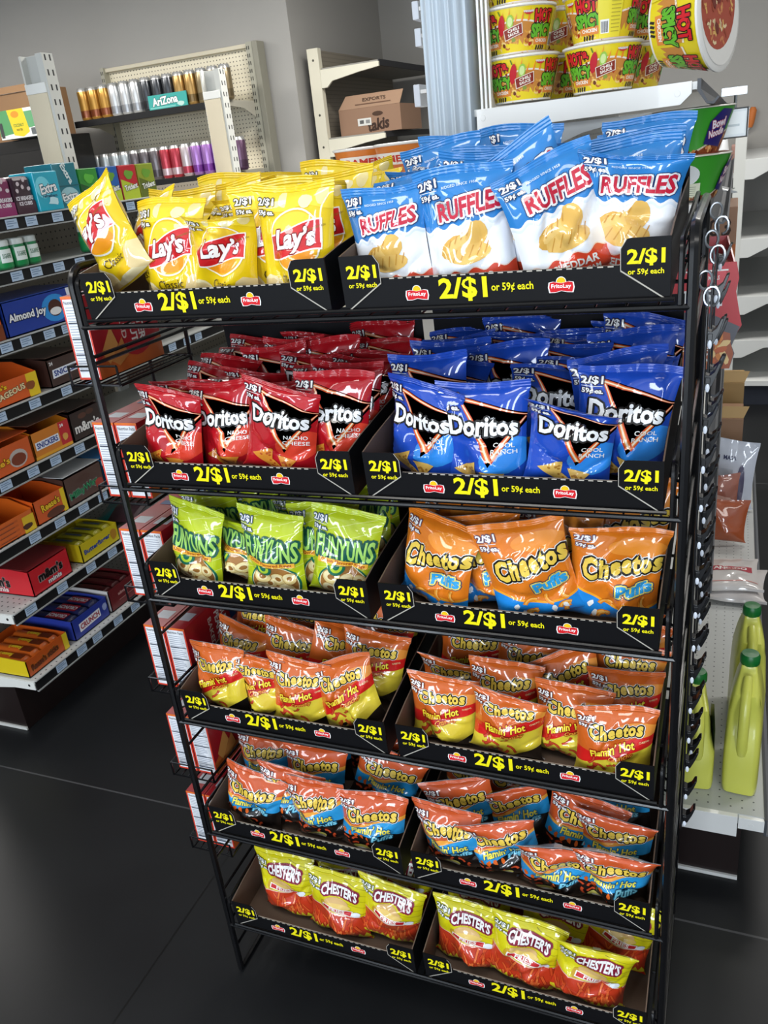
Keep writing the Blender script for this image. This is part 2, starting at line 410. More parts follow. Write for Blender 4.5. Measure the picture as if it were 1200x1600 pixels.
def art_puffs():                                   # orange and blue cheese puff bag
    A = Art()
    b = lambda x: .4 - .18 * math.sin(2.6 * x + .6) + .25 * max(0, x - .1)
    A.band(-.5, .5, lambda x: 0, b, '1f86d8'); A.band(-.5, .5, lambda x: b(x) - .02, lambda x: b(x) + .012, 'f6a52a')
    A.ell(.2, 1.05, .3, .12, 'f29434', 20)
    r = random.Random(4)
    n0 = len(A.L)
    for i in range(9):
        x, y, a = r.uniform(-.2, .45), r.uniform(.06, .42), r.uniform(0, 3)
        P = [(x + .09 * math.cos(a + t), y + .09 * math.sin(a + t)) for t in np.linspace(0, 1.9, 7)]
        A.stroke(P, .055, 'c86a14'); A.stroke(P, .042, 'f2962a'); A.stroke([(p[0] + .006, p[1] + .008) for p in P], .014, 'f8bc62')
    A.pack(n0, 3); n0 = len(A.L)
    for i in range(4): A.blob(r.uniform(-.3, .4), r.uniform(.03, .3), .03, .045, 'f2f2f0', i, 8, .3)
    A.pack(n0, 1)
    cheesy(A, .08, .79, .86, .1)
    A.text('Puffs', .22, .53, .4, .15, '2fa0dc', .05, .1, .16, None, ((.026, '173a66'), (.016, 'f4e06a')))
    pricemark(A, -.35, 1.15, .85, 0, '6a4a66'); return A, 'e07a1c', 'a8adb5'

def art_hotcrunch():                               # orange, red and yellow hot crunchy bag
    A = Art()
    y1 = lambda x: .74 + .34 * x + .02 * math.sin(9 * x); y2 = lambda x: .56 + .42 * x + .015 * math.sin(7 * x + 1)
    A.band(-.5, .5, lambda x: 0, y1, 'ddc63a'); A.band(-.5, .5, lambda x: y2(x), lambda x: y1(x) + .3 * max(0, x - .1), 'cf1f1c')
    A.band(.05, .5, lambda x: 0, lambda x: .56 * max(0, x - .02) ** .6, '14100e'); A.ell(-.1, .03, .34, .08, '14100e', 20)
    A.ell(.3, 1.02, .28, .1, 'e8923a', 20)
    r = random.Random(7)
    n0 = len(A.L)
    for i in range(9):
        x, y, a = r.uniform(-.3, .4), r.uniform(.12, .5), r.uniform(.5, 2.6)
        P = [(x + t * .14 * math.cos(a + .5 * t), y + t * .14 * math.sin(a + .5 * t)) for t in (-.6, -.2, .2, .6)]
        A.stroke(P, .04, '8e1e10'); A.stroke(P, .028, 'c9442a')
    A.pack(n0, 2)
    for i in range(5): A.blob(r.uniform(-.3, .1), r.uniform(.06, .26), .045, .035, ('f2efe8', 'c8662a', '1c1512')[i % 3], i, 8, .3)
    cheesy(A, .03, .97, .68, .06)
    A.text("Flamin’ Hot", -.02, .7, .62, .13, 'f6e23a', .025, .3, .34, None, ((.012, 'a8140e'),))
    A.text('Crunchy', .1, .6, .32, .08, 'f0a83a', .015, .3, .26, None, ((.009, 'a8140e'),))
    A.text('CHEETO', .38, .86, .12, .03, 'f4d8a0', .01, 0, .26)
    pricemark(A, -.36, 1.13, .8, 0, '5a2a2a'); return A, 'cf6220', 'a7a9ae'

def art_hotpuffs():                                # orange, blue and black hot puff bag
    A = Art()
    y1 = lambda x: .74 + .1 * x + .03 * math.sin(6 * x); y2 = lambda x: .52 + .16 * x + .04 * math.sin(5 * x + 1)
    A.band(-.5, .5, lambda x: 0, lambda x: y2(x) + .03, '16110f'); A.band(-.5, .5, y2, lambda x: y1(x) + .22 * max(0, x), '2a97d4')
    A.band(-.5, .5, lambda x: y1(x) + .22 * max(0, x), lambda x: y1(x) + .05 + .3 * max(0, x), 'eda23c')
    r = random.Random(3)
    n0 = len(A.L)
    for i in range(7):
        x, y, a = r.uniform(-.4, .4), r.uniform(.08, .34), r.uniform(0, 3)
        P = [(x + .07 * math.cos(a + t), y + .07 * math.sin(a + t)) for t in np.linspace(0, 1.7, 6)]
        A.stroke(P, .045, '7a1a0e'); A.stroke(P, .032, 'c04a26')
    A.pack(n0, 2)
    A.ell(-.1, .2, .17, .06, 'd9cf6a', 16); A.ell(-.08, .16, .13, .04, 'f0f0ea', 14)
    for i in range(5): A.blob(-.42 + i * .1, .5, .03, .06, 'e0641e', i, 8, .4)
    cheesy(A, .04, .93, .74, .06)
    A.text("Flamin’ Hot", .02, .67, .6, .13, 'f0e24a', .03, .25, .1, None, ((.011, '1d6a9c'),))
    A.text('Puffs', .2, .55, .3, .1, '7fd0e8', .03, .2, .1, None, ((.012, '14506e'),))
    pricemark(A, -.36, 1.12, .85, 0, '5a3a4a'); return A, 'cc5626', '9fa3ab'

def art_fries():                                   # yellow and red hot fry bag
    A = Art()
    n0 = len(A.L)
    for i in range(7): A.stroke([(.1, .62 + i * .12), (.5, .5 + i * .12)], .006, '8f8412')
    A.pack(n0, 1)
    y1 = lambda x: .62 - .1 * x
    A.band(-.5, .5, lambda x: 0, y1, 'c33a1e'); A.band(-.5, .5, lambda x: y1(x) - .012, lambda x: y1(x) + .006, 'e8b8a0')
    r = random.Random(6)
    n0 = len(A.L)
    for i in range(34):
        x, y, a = r.uniform(-.46, .46), r.uniform(.16, .54), r.uniform(1.0, 2.2)
        P = [(x - .09 * math.cos(a), y - .09 * math.sin(a)), (x, y), (x + .09 * math.cos(a), y + .09 * math.sin(a))]
        A.stroke(P, .045, '9a2410'); A.stroke(P, .03, ('d8582a', 'e8743a', 'd04c22')[i % 3])
    A.pack(n0, 2)
    A.band(-.5, .5, lambda x: 0, lambda x: .12 + .03 * math.sin(6 * x), 'cc1f16')
    X = [-.5 + i / 22 for i in range(23)]
    A.poly([(x, .11) for x in X] + [(x, .14 + (.07 if i % 2 else .0) + .02 * math.sin(3 * i)) for i, x in reversed(list(enumerate(X)))], 'e8d628')
    A.ell(.0, .8, .2, .1, 'd8b070', 20); A.ell(.02, .75, .22, .06, 'e6c46a', 20); A.blob(-.22, .74, .07, .08, 'c8a024', 4, 9, .3)
    A.poly([(-.24, .68), (.26, .6), (.28, .69), (-.22, .77)], 'f4f0ea'); A.poly([(-.22, .69), (.25, .615), (.265, .68), (-.205, .755)], 'c6242a')
    A.text('FRIES', .02, .687, .26, .06, 'f6f2ea', .03, 0, -.15)
    A.ell(.33, .635, .07, .045, 'dfe3e8', 14)
    A.text('CHESTER’S', .05, .98, .58, .19, 'f6f4f2', .04, 0, -.05, arch(.35), ((.034, '8f1c3a'),))
    A.text('Flamin Hot', -.05, .06, .36, .045, 'f0b020', .02, .2)
    pricemark(A, -.36, 1.12, .8, -.1, '4a5a3a'); return A, 'd8ce14', 'b8aa2a'

# ------------------------------------------------------------------ bag geometry
V0, V1, VT = .06, 1.235, 1.32
def bag_fn(seed, w, h, t, fold=0, lean=0, crush=0):
    rg = np.random.RandomState(seed)
    K = [(rg.uniform(2, 6), rg.uniform(2, 5), rg.uniform(0, 6.28), rg.uniform(0, 6.28)) for _ in range(5)]
    CR = [(rg.uniform(-.4, .4), rg.uniform(.25, 1.1), rg.uniform(0, PI), rg.uniform(.35, 1) * (1 if rg.rand() < .45 else -1), rg.uniform(.12, .3)) for _ in range(9)]
    ph = rg.uniform(0, 6.28, 4); tw = rg.uniform(-.3, .3); sk = rg.uniform(-.04, .04); topw = rg.uniform(.002, .006)
    def fn(u, v, side=-1):
        s = np.clip((v - V0) / (V1 - V0), 0, 1)
        f = np.sin(PI * np.clip(s, 0, 1) ** .74) ** .56
        g = np.clip(1 - np.abs(2 * u) ** 2.3, 0, 1) ** .72
        thick = t * .5 * f * g
        n = sum(np.sin(a * u * 2 + p) * np.sin(b * v * 2 + q) for a, b, p, q in K) / 5
        thick = thick * (1 + (.34 + crush) * n)
        for (cu, cv, th, am, ln) in CR:
            d = (u - cu) * np.cos(th) + (v - cv) * np.sin(th); l = -(u - cu) * np.sin(th) + (v - cv) * np.cos(th)
            thick = thick + .0055 * (1 + 2 * crush) * am * np.exp(-np.abs(d) / .045) * np.exp(-(l / ln) ** 2) * f * g ** .5
        et = np.exp(-np.abs(v - V1) / .13); eb = np.exp(-np.abs(v - V0) / .1)
        thick = thick + (.0030 * et * np.abs(np.sin(11 * u + ph[0] + side)) + .0022 * eb * np.abs(np.sin(9 * u + ph[1]))) * g
        thick = np.maximum(thick, .0004)
        wave = topw * np.sin(5 * u + ph[2]) * np.clip((v - .8) / .5, 0, 1) + .003 * np.sin(6 * u + ph[3]) * np.clip((.3 - v) / .3, 0, 1)
        y = side * thick * (1.0 if side < 0 else .85) + wave + tw * .03 * u * (v - .5)
        x = w * u * (1 - .13 * f) + sk * w * (v - .6)
        z = h * v / VT + .004 * np.sin(4 * u + ph[0]) * np.clip(v - .9, 0, 1) * 3 - .004 * h * f * g
        y = y + np.clip(V0 - v, 0, 1) * h / VT * .8; z = z + np.clip(V0 - v, 0, 1) * h / VT * .85 - h * V0 / VT * .85   # the lower seal is folded under
        if fold:      # the upper end leans or flops over
            k = np.clip(v - .78, 0, None) / .54
            z = z - abs(fold) * .35 * h * k ** 2; y = y + fold * h * .45 * k ** 1.5
        return np.stack([x, y, z], -1)
    return fn

NU, NV = 32, 38
def grid_sample(G, U, V):
    nu, nv = G.shape[1] - 1, G.shape[0] - 1
    a = np.clip((U + .5) * nu, 0, nu - 1e-6); b = np.clip((V - V0) / (V1 - V0) * nv, 0, nv - 1e-6)
    i, j = a.astype(int), b.astype(int); a = (a - i)[:, None]; b = (b - j)[:, None]
    g00, g10, g01, g11 = G[j, i], G[j, i + 1], G[j + 1, i], G[j + 1, i + 1]
    return np.where(a >= b, g00 + (g10 - g00) * a + (g11 - g10) * b, g00 + (g11 - g01) * a + (g01 - g00) * b)
def tris(nu, nv):
    q = []
    for j in range(nv):
        for i in range(nu):
            p = j * (nu + 1) + i; q += [(p, p + 1, p + nu + 2), (p, p + nu + 2, p + nu + 1)]
    return q
def grid_normals(G):
    du = np.gradient(G, axis=1); dv = np.gradient(G, axis=0); n = np.cross(du, dv)
    return n / np.maximum(np.linalg.norm(n, axis=-1, keepdims=True), 1e-9)
def quads(nu, nv, flip=False):
    q = [(j * (nu + 1) + i, j * (nu + 1) + i + 1, (j + 1) * (nu + 1) + i + 1, (j + 1) * (nu + 1) + i) for j in range(nv) for i in range(nu)]
    return [tuple(reversed(t)) for t in q] if flip else q

body_pts = {}
class Kind:
    def __init__(s, name, art, w, h, t, back):
        A, base, bk = art; s.name = name; s.w, s.h, s.t = w, h, t; s.base = lin(base); s.back = lin(back or bk); s.seal = base
        us = [-.5 + i / NU for i in range(1, NU)]; vs = [V0 + (V1 - V0) * j / NV for j in range(1, NV)]
        s.art = A.cut(us, vs, (-.4999, V0, .4999, V1), True); s.cache = {}
    def proto(s, seed, fold=0, crush=0, size=1.0, full=1.0):
        k = (seed, fold, crush, size, full)
        if k in s.cache: return s.cache[k]
        fn = bag_fn(seed, s.w * size, s.h * size, s.t * size * full, fold, 0, crush)
        u = np.linspace(-.5, .5, NU + 1); v = np.linspace(V0, V1, NV + 1); U, V = np.meshgrid(u, v)
        G = fn(U, V, -1); N = grid_normals(G); mb = MB()
        mb.add(G.reshape(-1, 3), tris(NU, NV), s.base, N.reshape(-1, 3))
        AV, AL, AF, AC = s.art.flat()
        nn = grid_sample(N, AV[:, 0], AV[:, 1]); nn /= np.linalg.norm(nn, axis=1, keepdims=True)
        P = grid_sample(G, AV[:, 0], AV[:, 1]) + nn * (.00022 + min(.00009, .0022 / max(AL.max(), 1)) * AL[:, None])
        mb.add(P, AF, AC, nn)
        Ub, Vb = np.meshgrid(np.linspace(-.5, .5, 17), np.linspace(V0, V1, 21)); B = fn(Ub, Vb, 1)
        mb.add(B.reshape(-1, 3), quads(16, 20, True), s.back, -grid_normals(B).reshape(-1, 3))
        # the silvery centre seal on the back
        Us, Vs = np.meshgrid(np.linspace(-.05, .05, 3), np.linspace(V0, V1, 21)); S = fn(Us, Vs, 1) + np.array([0, .0012, 0])
        mb.add(S.reshape(-1, 3), quads(2, 20, True), lin('c9ccd2'), -grid_normals(S).reshape(-1, 3))
        body = mb.build(s.name, FILM)
        for nm, a, b in (('top_seal', V1, VT), ('bottom_seal', 0.0, V0)):
            ms = MB(); Uq, Vq = np.meshgrid(np.linspace(-.5, .5, NU + 1), np.linspace(a, b, 15))
            for side in (-1, 1):
                q = fn(Uq, Vq, side).copy(); q[..., 1] += side * .0002 + .0007 * np.sin(Vq * 2 * PI / .03)
                ms.add(q.reshape(-1, 3), quads(NU, 14, side > 0), s.base if side < 0 else s.back)
            ms.build(nm, FILM, body, True, 0, 180)
        COL.objects.unlink(body)
        for c in body.children: COL.objects.unlink(c)
        s.cache[k] = body; pts = [G[::3, ::3].reshape(-1, 3), B[::2, ::2].reshape(-1, 3), q[::4, ::4].reshape(-1, 3)]
        U2, V2 = np.meshgrid(np.linspace(-.5, .5, 9), [V1, VT]); pts.append(fn(U2, V2, -1).reshape(-1, 3)); body_pts[body.name] = np.vstack(pts)
        return body
    def place(s, loc, rot, label, group, seed=0, fold=0, crush=0, size=1.0, full=1.0):
        b = s.proto(seed, fold, crush, size, full); r = b.copy(); COL.objects.link(r)
        r.location = loc; r.rotation_mode = 'YXZ'; r.rotation_euler = rot
        r['label'] = label; r['category'] = 'snack bag'; r['group'] = group
        for ch in list(b.children):
            c = ch.copy(); COL.objects.link(c); c.parent = r
        return r
KINDS = dict(
    potato=Kind('potato_chip_bag', art_potato(), .130, .172, .06, None),
    ridged=Kind('ridged_chip_bag', art_ridged(), .138, .172, .056, None),
    red=Kind('tortilla_chip_bag', art_tortilla('b51420', 'd8402c', '2a0c0c', ['NACHO', 'CHEESE']), .136, .168, .056, 'a3141c'),
    blue=Kind('tortilla_chip_bag', art_tortilla('1c49b4', '2f86dc', '14205a', ['COOL', 'RANCH']), .142, .168, .056, '2440a0'),
    onion=Kind('onion_ring_bag', art_onion(), .130, .165, .056, None),
    puffs=Kind('cheese_puff_bag', art_puffs(), .148, .168, .056, None),
    crunch=Kind('hot_cheese_snack_bag', art_hotcrunch(), .132, .145, .056, None),
    hotpuff=Kind('hot_cheese_puff_bag', art_hotpuffs(), .148, .145, .058, None),
    fries=Kind('hot_fry_bag', art_fries(), .15, .172, .058, None))
# ------------------------------------------------------------------ the room
def mat_wall():
    m, n, l, b = newmat('painted_grey_wall')
    b.inputs['Roughness'].default_value = .75; b.inputs['Base Color'].default_value = lin('a4a29e') + (1,)
    noise_bump(n, l, b, 220, .12, .001)
    return m
def mat_floor():
    m, n, l, b = newmat('polished_dark_concrete')
    tc = n.new('ShaderNodeTexCoord'); t1 = n.new('ShaderNodeTexNoise'); t1.inputs['Scale'].default_value = 1.6; t1.inputs['Detail'].default_value = 8
    t2 = n.new('ShaderNodeTexNoise'); t2.inputs['Scale'].default_value = 28; t2.inputs['Detail'].default_value = 6; t2.inputs['Roughness'].default_value = .75
    rp = n.new('ShaderNodeValToRGB'); rp.color_ramp.elements[0].position = .3; rp.color_ramp.elements[0].color = lin('141517') + (1,)
    rp.color_ramp.elements[1].position = .75; rp.color_ramp.elements[1].color = lin('202123') + (1,)
    r2 = n.new('ShaderNodeValToRGB'); r2.color_ramp.elements[0].position = .69; r2.color_ramp.elements[0].color = (0, 0, 0, 1)
    r2.color_ramp.elements[1].position = .76; r2.color_ramp.elements[1].color = (.06, .06, .065, 1)
    ad = n.new('ShaderNodeMix'); ad.data_type = 'RGBA'; ad.blend_type = 'ADD'; ad.inputs[0].default_value = .35
    l.new(tc.outputs['Object'], t1.inputs['Vector']); l.new(tc.outputs['Object'], t2.inputs['Vector'])
    l.new(t1.outputs['Fac'], rp.inputs['Fac']); l.new(t2.outputs['Fac'], r2.inputs['Fac'])
    l.new(rp.outputs['Color'], ad.inputs[6]); l.new(r2.outputs['Color'], ad.inputs[7])
    # saw-cut joints of the slab: x = -.215 + k 2.78, y = .42 + k 2.75
    sp = n.new('ShaderNodeSeparateXYZ'); l.new(tc.outputs['Object'], sp.inputs[0])
    def joint(out, off, per):
        a = n.new('ShaderNodeMath'); a.operation = 'SUBTRACT'; a.inputs[1].default_value = off; l.new(out, a.inputs[0])
        w = n.new('ShaderNodeMath'); w.operation = 'PINGPONG'; w.inputs[1].default_value = per / 2; l.new(a.outputs[0], w.inputs[0])
        c = n.new('ShaderNodeMath'); c.operation = 'LESS_THAN'; c.inputs[1].default_value = .0028; l.new(w.outputs[0], c.inputs[0]); return c
    jx, jy = joint(sp.outputs[0], -.215, 2.78), joint(sp.outputs[1], .42, 2.75)
    mxx = n.new('ShaderNodeMix'); mxx.data_type = 'RGBA'; l.new(jx.outputs[0], mxx.inputs[0]); l.new(ad.outputs[2], mxx.inputs[6]); mxx.inputs[7].default_value = lin('0c0c0d') + (1,)
    mxy = n.new('ShaderNodeMix'); mxy.data_type = 'RGBA'; l.new(jy.outputs[0], mxy.inputs[0]); l.new(mxx.outputs[2], mxy.inputs[6]); mxy.inputs[7].default_value = lin('4a4a4c') + (1,)
    l.new(mxy.outputs[2], b.inputs['Base Color'])
    rr = n.new('ShaderNodeMapRange'); rr.inputs['To Min'].default_value = .3; rr.inputs['To Max'].default_value = .5
    l.new(t1.outputs['Fac'], rr.inputs['Value']); l.new(rr.outputs['Result'], b.inputs['Roughness'])
    bp = n.new('ShaderNodeBump'); bp.inputs['Strength'].default_value = .08; bp.inputs['Distance'].default_value = .002
    l.new(t2.outputs['Fac'], bp.inputs['Height']); l.new(bp.outputs['Normal'], b.inputs['Normal'])
    b.inputs['Specular IOR Level'].default_value = .3
    return m
WALL = mat_wall()
def slab(name, a, b, mat): return structure(MB().box(a, b).build(name, mat, None, False))
slab('floor', (-5.2, -4.2, -.06), (4.6, 6.6, 0), mat_floor())
slab('ceiling', (-5.2, -4.2, 3.2), (4.6, 6.6, 3.26), plain('ceiling_white', 'd8d8d6', .8))
slab('wall_back', (-5.2, 4.5, 0), (-1.78, 6.6, 3.2), WALL)          # its right-hand face is the side of the recess
slab('wall_rear', (-1.78, 6.16, 0), (4.6, 6.6, 3.2), WALL)
slab('wall_left', (-5.2, -4.2, 0), (-5.0, 4.5, 3.2), WALL)
slab('wall_right', (4.4, -4.2, 0), (4.6, 6.16, 3.2), WALL)

# ------------------------------------------------------------------ the wire rack
W, D = .93, .43
ZS = [1.507, 1.2242, 1.0015, .7207, .4273, .1535]
rack = thing('wire_display_rack', 'tall black wire display rack with six shelves of bagged chips', 'display rack', (0, 0, 0))
def local(o, p): o.parent = p; return o
for x in (0, W):
    m = MB(); top = 1.60
    arc = [(x, .03 - .03 * math.cos(a), top - .03 + .03 * math.sin(a)) for a in np.linspace(0, PI / 2, 6)]
    m.tube([(x, 0, .0065)] + arc + [(x, D - .03, top)] + [(x, D - .03 + .03 * math.sin(a), top - .03 + .03 * math.cos(a)) for a in np.linspace(0, PI / 2, 6)] + [(x, D, .0065)], .0068, 8)
    m.build('side_loop', WIRE, rack)
    m = MB(); m.tube([(x, .004, .0055), (x, D - .004, .0055)], .0055, 6)
    for z in (.078, .16, .253, .345, .44, .53, .655, .72, .80, .92, 1.0, 1.12, 1.222, 1.30, 1.445, 1.456, 1.505):
        m.tube([(x, 0, z), (x, D, z)], .0032, 6)
    m.build('side_ladder', WIRE, rack)
def slope(y): return .083 * y
for z in ZS:
    m = MB()
    m.tube([(0, -.002, z), (W, -.002, z)], .0042, 8)
    m.tube([(.02, -.006, z + .011), (W - .02, -.006, z + .011)], .003, 6)
    m.tube([(0, D, z + .03), (W, D, z + .03)], .0042, 8)
    for i in range(1, 24):
        x = W * i / 24; m.tube([(x, .002, z + .0005), (x, D - .002, z + .0005 + slope(D))], .0016, 5)
    for y in (.14, .29): m.tube([(0, y, z - .004 + slope(y)), (W, y, z - .004 + slope(y))], .003, 6)
    m.build('shelf_grid', WIRE, rack)
    for x, s in ((.013, 1), (W - .013, -1)):     # upturned guard loop at each end of the shelf
        m = MB(); zt = z + .079; r = .016
        P = [(x, -.004, z + .004)] + [(x, -.004 + r - r * math.cos(a), zt - r + r * math.sin(a)) for a in np.linspace(0, PI / 2, 5)] + [(x, D - .02, zt + .02), (x, D - .02, z + .03)]
        m.tube(P, .0038, 6)
        for k in (.25, .55): m.tube([(x - .012 * s, 0, z + .079 * k + .01), (x, .01, z + .079 * k + .01), (x, D - .02, z + .079 * k + .02)], .0022, 5)
        m.build('end_guard', WIRE, rack)

# ------------------------------------------------------------------ cardboard display trays
def snack_logo():
    A = Art()
    A.ell(.0, .2, .27, .27, 'f4f4f2', 22); A.ell(.0, .2, .235, .235, 'f2c21c', 22)
    P = lambda k: [(-.62 * k, .16 * k), (-.4 * k, .2 * k), (0, .12 * k), (.4 * k, .2 * k), (.62 * k, .16 * k), (.66 * k, -.1 * k), (.6 * k, -.36 * k), (.3 * k, -.34 * k), (0, -.28 * k), (-.3 * k, -.36 * k), (-.6 * k, -.36 * k), (-.66 * k, -.1 * k)]
    A.poly(P(1.08), 'f4f4f2'); A.poly(P(.98), 'd2232a')
    A.text('FritoLay', 0, -.06, 1.06, .28, 'f8f8f6', .02)
    return A
LOGO = snack_logo()
YEL = 'f0e41c'
def price(A, x, y, s, small=True, out=None):
    A.text('2/$1', x, y, .094 * s, .034 * s, YEL, .035, 0, 0, None, ((.0012, '2f2f06'),) if out else ())
def tray_front_art(w):
    A = Art(); c = w / 2
    A.put(LOGO, c - .108, .0235, .0235); A.put(LOGO, c + .085, .0255, .0235)
    A.text('2/$1', c - .0435, .0265, .066, .0315, YEL, .03); A.text('or 59¢ each', c + .0225, .0265, .055, .0125, YEL, .02)
    return A
def flap_art():
    A = Art(); A.text('2/$1', .031, .055, .044, .0205, YEL, .035); A.text('or 59¢ each', .031, .0375, .042, .0085, YEL, .02); return A
INK = '121214'; KRAFT = '6b5a4e'; EDGE = '9a9084'
def tray(name, x0, x1, z, label, cut=False):
    t = thing(name, label, 'display tray', (x0, 0, z), 0); t.rotation_euler = (math.atan(.083), 0, 0)
    w = x1 - x0; dp = .385; hs = .078; th = .0022
    b = MB(); b.box((0, 0, 0), (w, dp, th), lin(KRAFT)); b.build('tray_floor', TRAY, t, False)
    f = MB(); lip = .046
    f.prism([(0, 0), (w, 0), (w, lip), (0, lip)], th, (0, th, 0), col=lin(INK))
    f.add([(.06, .0001, lip + .0003), (w - .06, .0001, lip + .0003), (w - .06, th - .0001, lip + .0003), (.06, th - .0001, lip + .0003)], [(0, 1, 2, 3)], EDGE)
    k = 0; x = .07
    while x < w - .07:      # perforated tear edge along the lip
        f.add([(x, -.0003, lip - .0016), (x + .007, -.0003, lip - .0016), (x + .007, -.0003, lip), (x, -.0003, lip)], [(0, 1, 2, 3)], 'b9b3a8'); x += .0125
    f.art(tray_front_art(w), (0, 0, 0), (1, 0, 0), (0, 0, 1), (0, -1, 0)); f.build('front_panel', TRAY, t, False)
    for side in (0, 1):
        s = MB(); X = 0 if side == 0 else w - th
        s.prism([(0, 0), (dp, 0), (dp, .088), (.16, .087), (.05, .083), (0, hs)], th, (X + th, 0, 0), (0, 1, 0), (0, 0, 1), (-1, 0, 0), lin(KRAFT))
        if side == 0: s.add([(X - .0002, 0, 0), (X - .0002, dp, 0), (X - .0002, dp, .088), (X - .0002, .16, .087), (X - .0002, .05, .083), (X - .0002, 0, hs)], [(0, 5, 4, 3, 2, 1)], INK)
        else: s.add([(w + .0002, 0, 0), (w + .0002, dp, 0), (w + .0002, dp, .088), (w + .0002, .16, .087), (w + .0002, .05, .083), (w + .0002, 0, hs)], [(0, 1, 2, 3, 4, 5)], INK)
        s.build('side_panel', TRAY, t, False)
        q = MB(); o = (0 if side == 0 else w, 0, 0); ux = (1, 0, 0) if side == 0 else (-1, 0, 0)
        pts = [(0, 0), (.058, lip - .006), (.058, .066), (.051, hs - .001), (.046, hs), (0, hs)]
        if side: pts = [(-a, c) for a, c in pts]; pts.reverse()
        q.prism(pts, .0016, (o[0], -.0004, 0), col=lin(INK))
        sg = -1 if side else 1
        def ln(pp, ww=.0012): 
            A = Art(); A.stroke([(sg * a, c) for a, c in pp], ww, 'b5b0a6'); q.art(A, (o[0], -.002, 0), (1, 0, 0), (0, 0, 1), (0, -1, 0))
        ln([(.001, .001), (.058, lip - .006)], .0017); ln([(.058, lip - .006), (.058, .066), (.051, hs - .0008)], .0009)
        q.art(flap_art(), (0 if side == 0 else w - .0595, -.002, 0), (1, 0, 0), (0, 0, 1), (0, -1, 0))
        q.build('corner_flap', TRAY, t, False)
    r = MB(); r.box((0, dp - th, 0), (w, dp, .11 if z > 1.4 else .195), lin('17171a')); r.build('back_panel', TRAY, t, False)  # raised and coloured dark to stand in for the shade behind the bags
    return t
ORD = ['top', 'second', 'third', 'fourth', 'fifth', 'bottom']
CONT = [('yellow potato chips', 'blue ridged chips'), ('red tortilla chips', 'blue tortilla chips'), ('lime onion rings', 'orange cheese puffs'), ('red-banded hot cheese snacks', 'red-banded hot cheese snacks'), ('blue-banded hot puffs', 'blue-banded hot puffs'), ('yellow hot fries', 'yellow hot fries')]
TX = [(.025, .452), (.474, .905)]
for r, z in enumerate(ZS):
    for s in (0, 1):
        tray('display_tray', TX[s][0], TX[s][1], z + .0075, f"black price-printed card tray of {CONT[r][s]}, {('left', 'right')[s]} side of {ORD[r]} shelf")
# ------------------------------------------------------------------ bags in the trays
NTH = ['first', 'second', 'third', 'fourth', 'fifth', 'sixth', 'seventh', 'eighth']
def R(a): return math.radians(a)
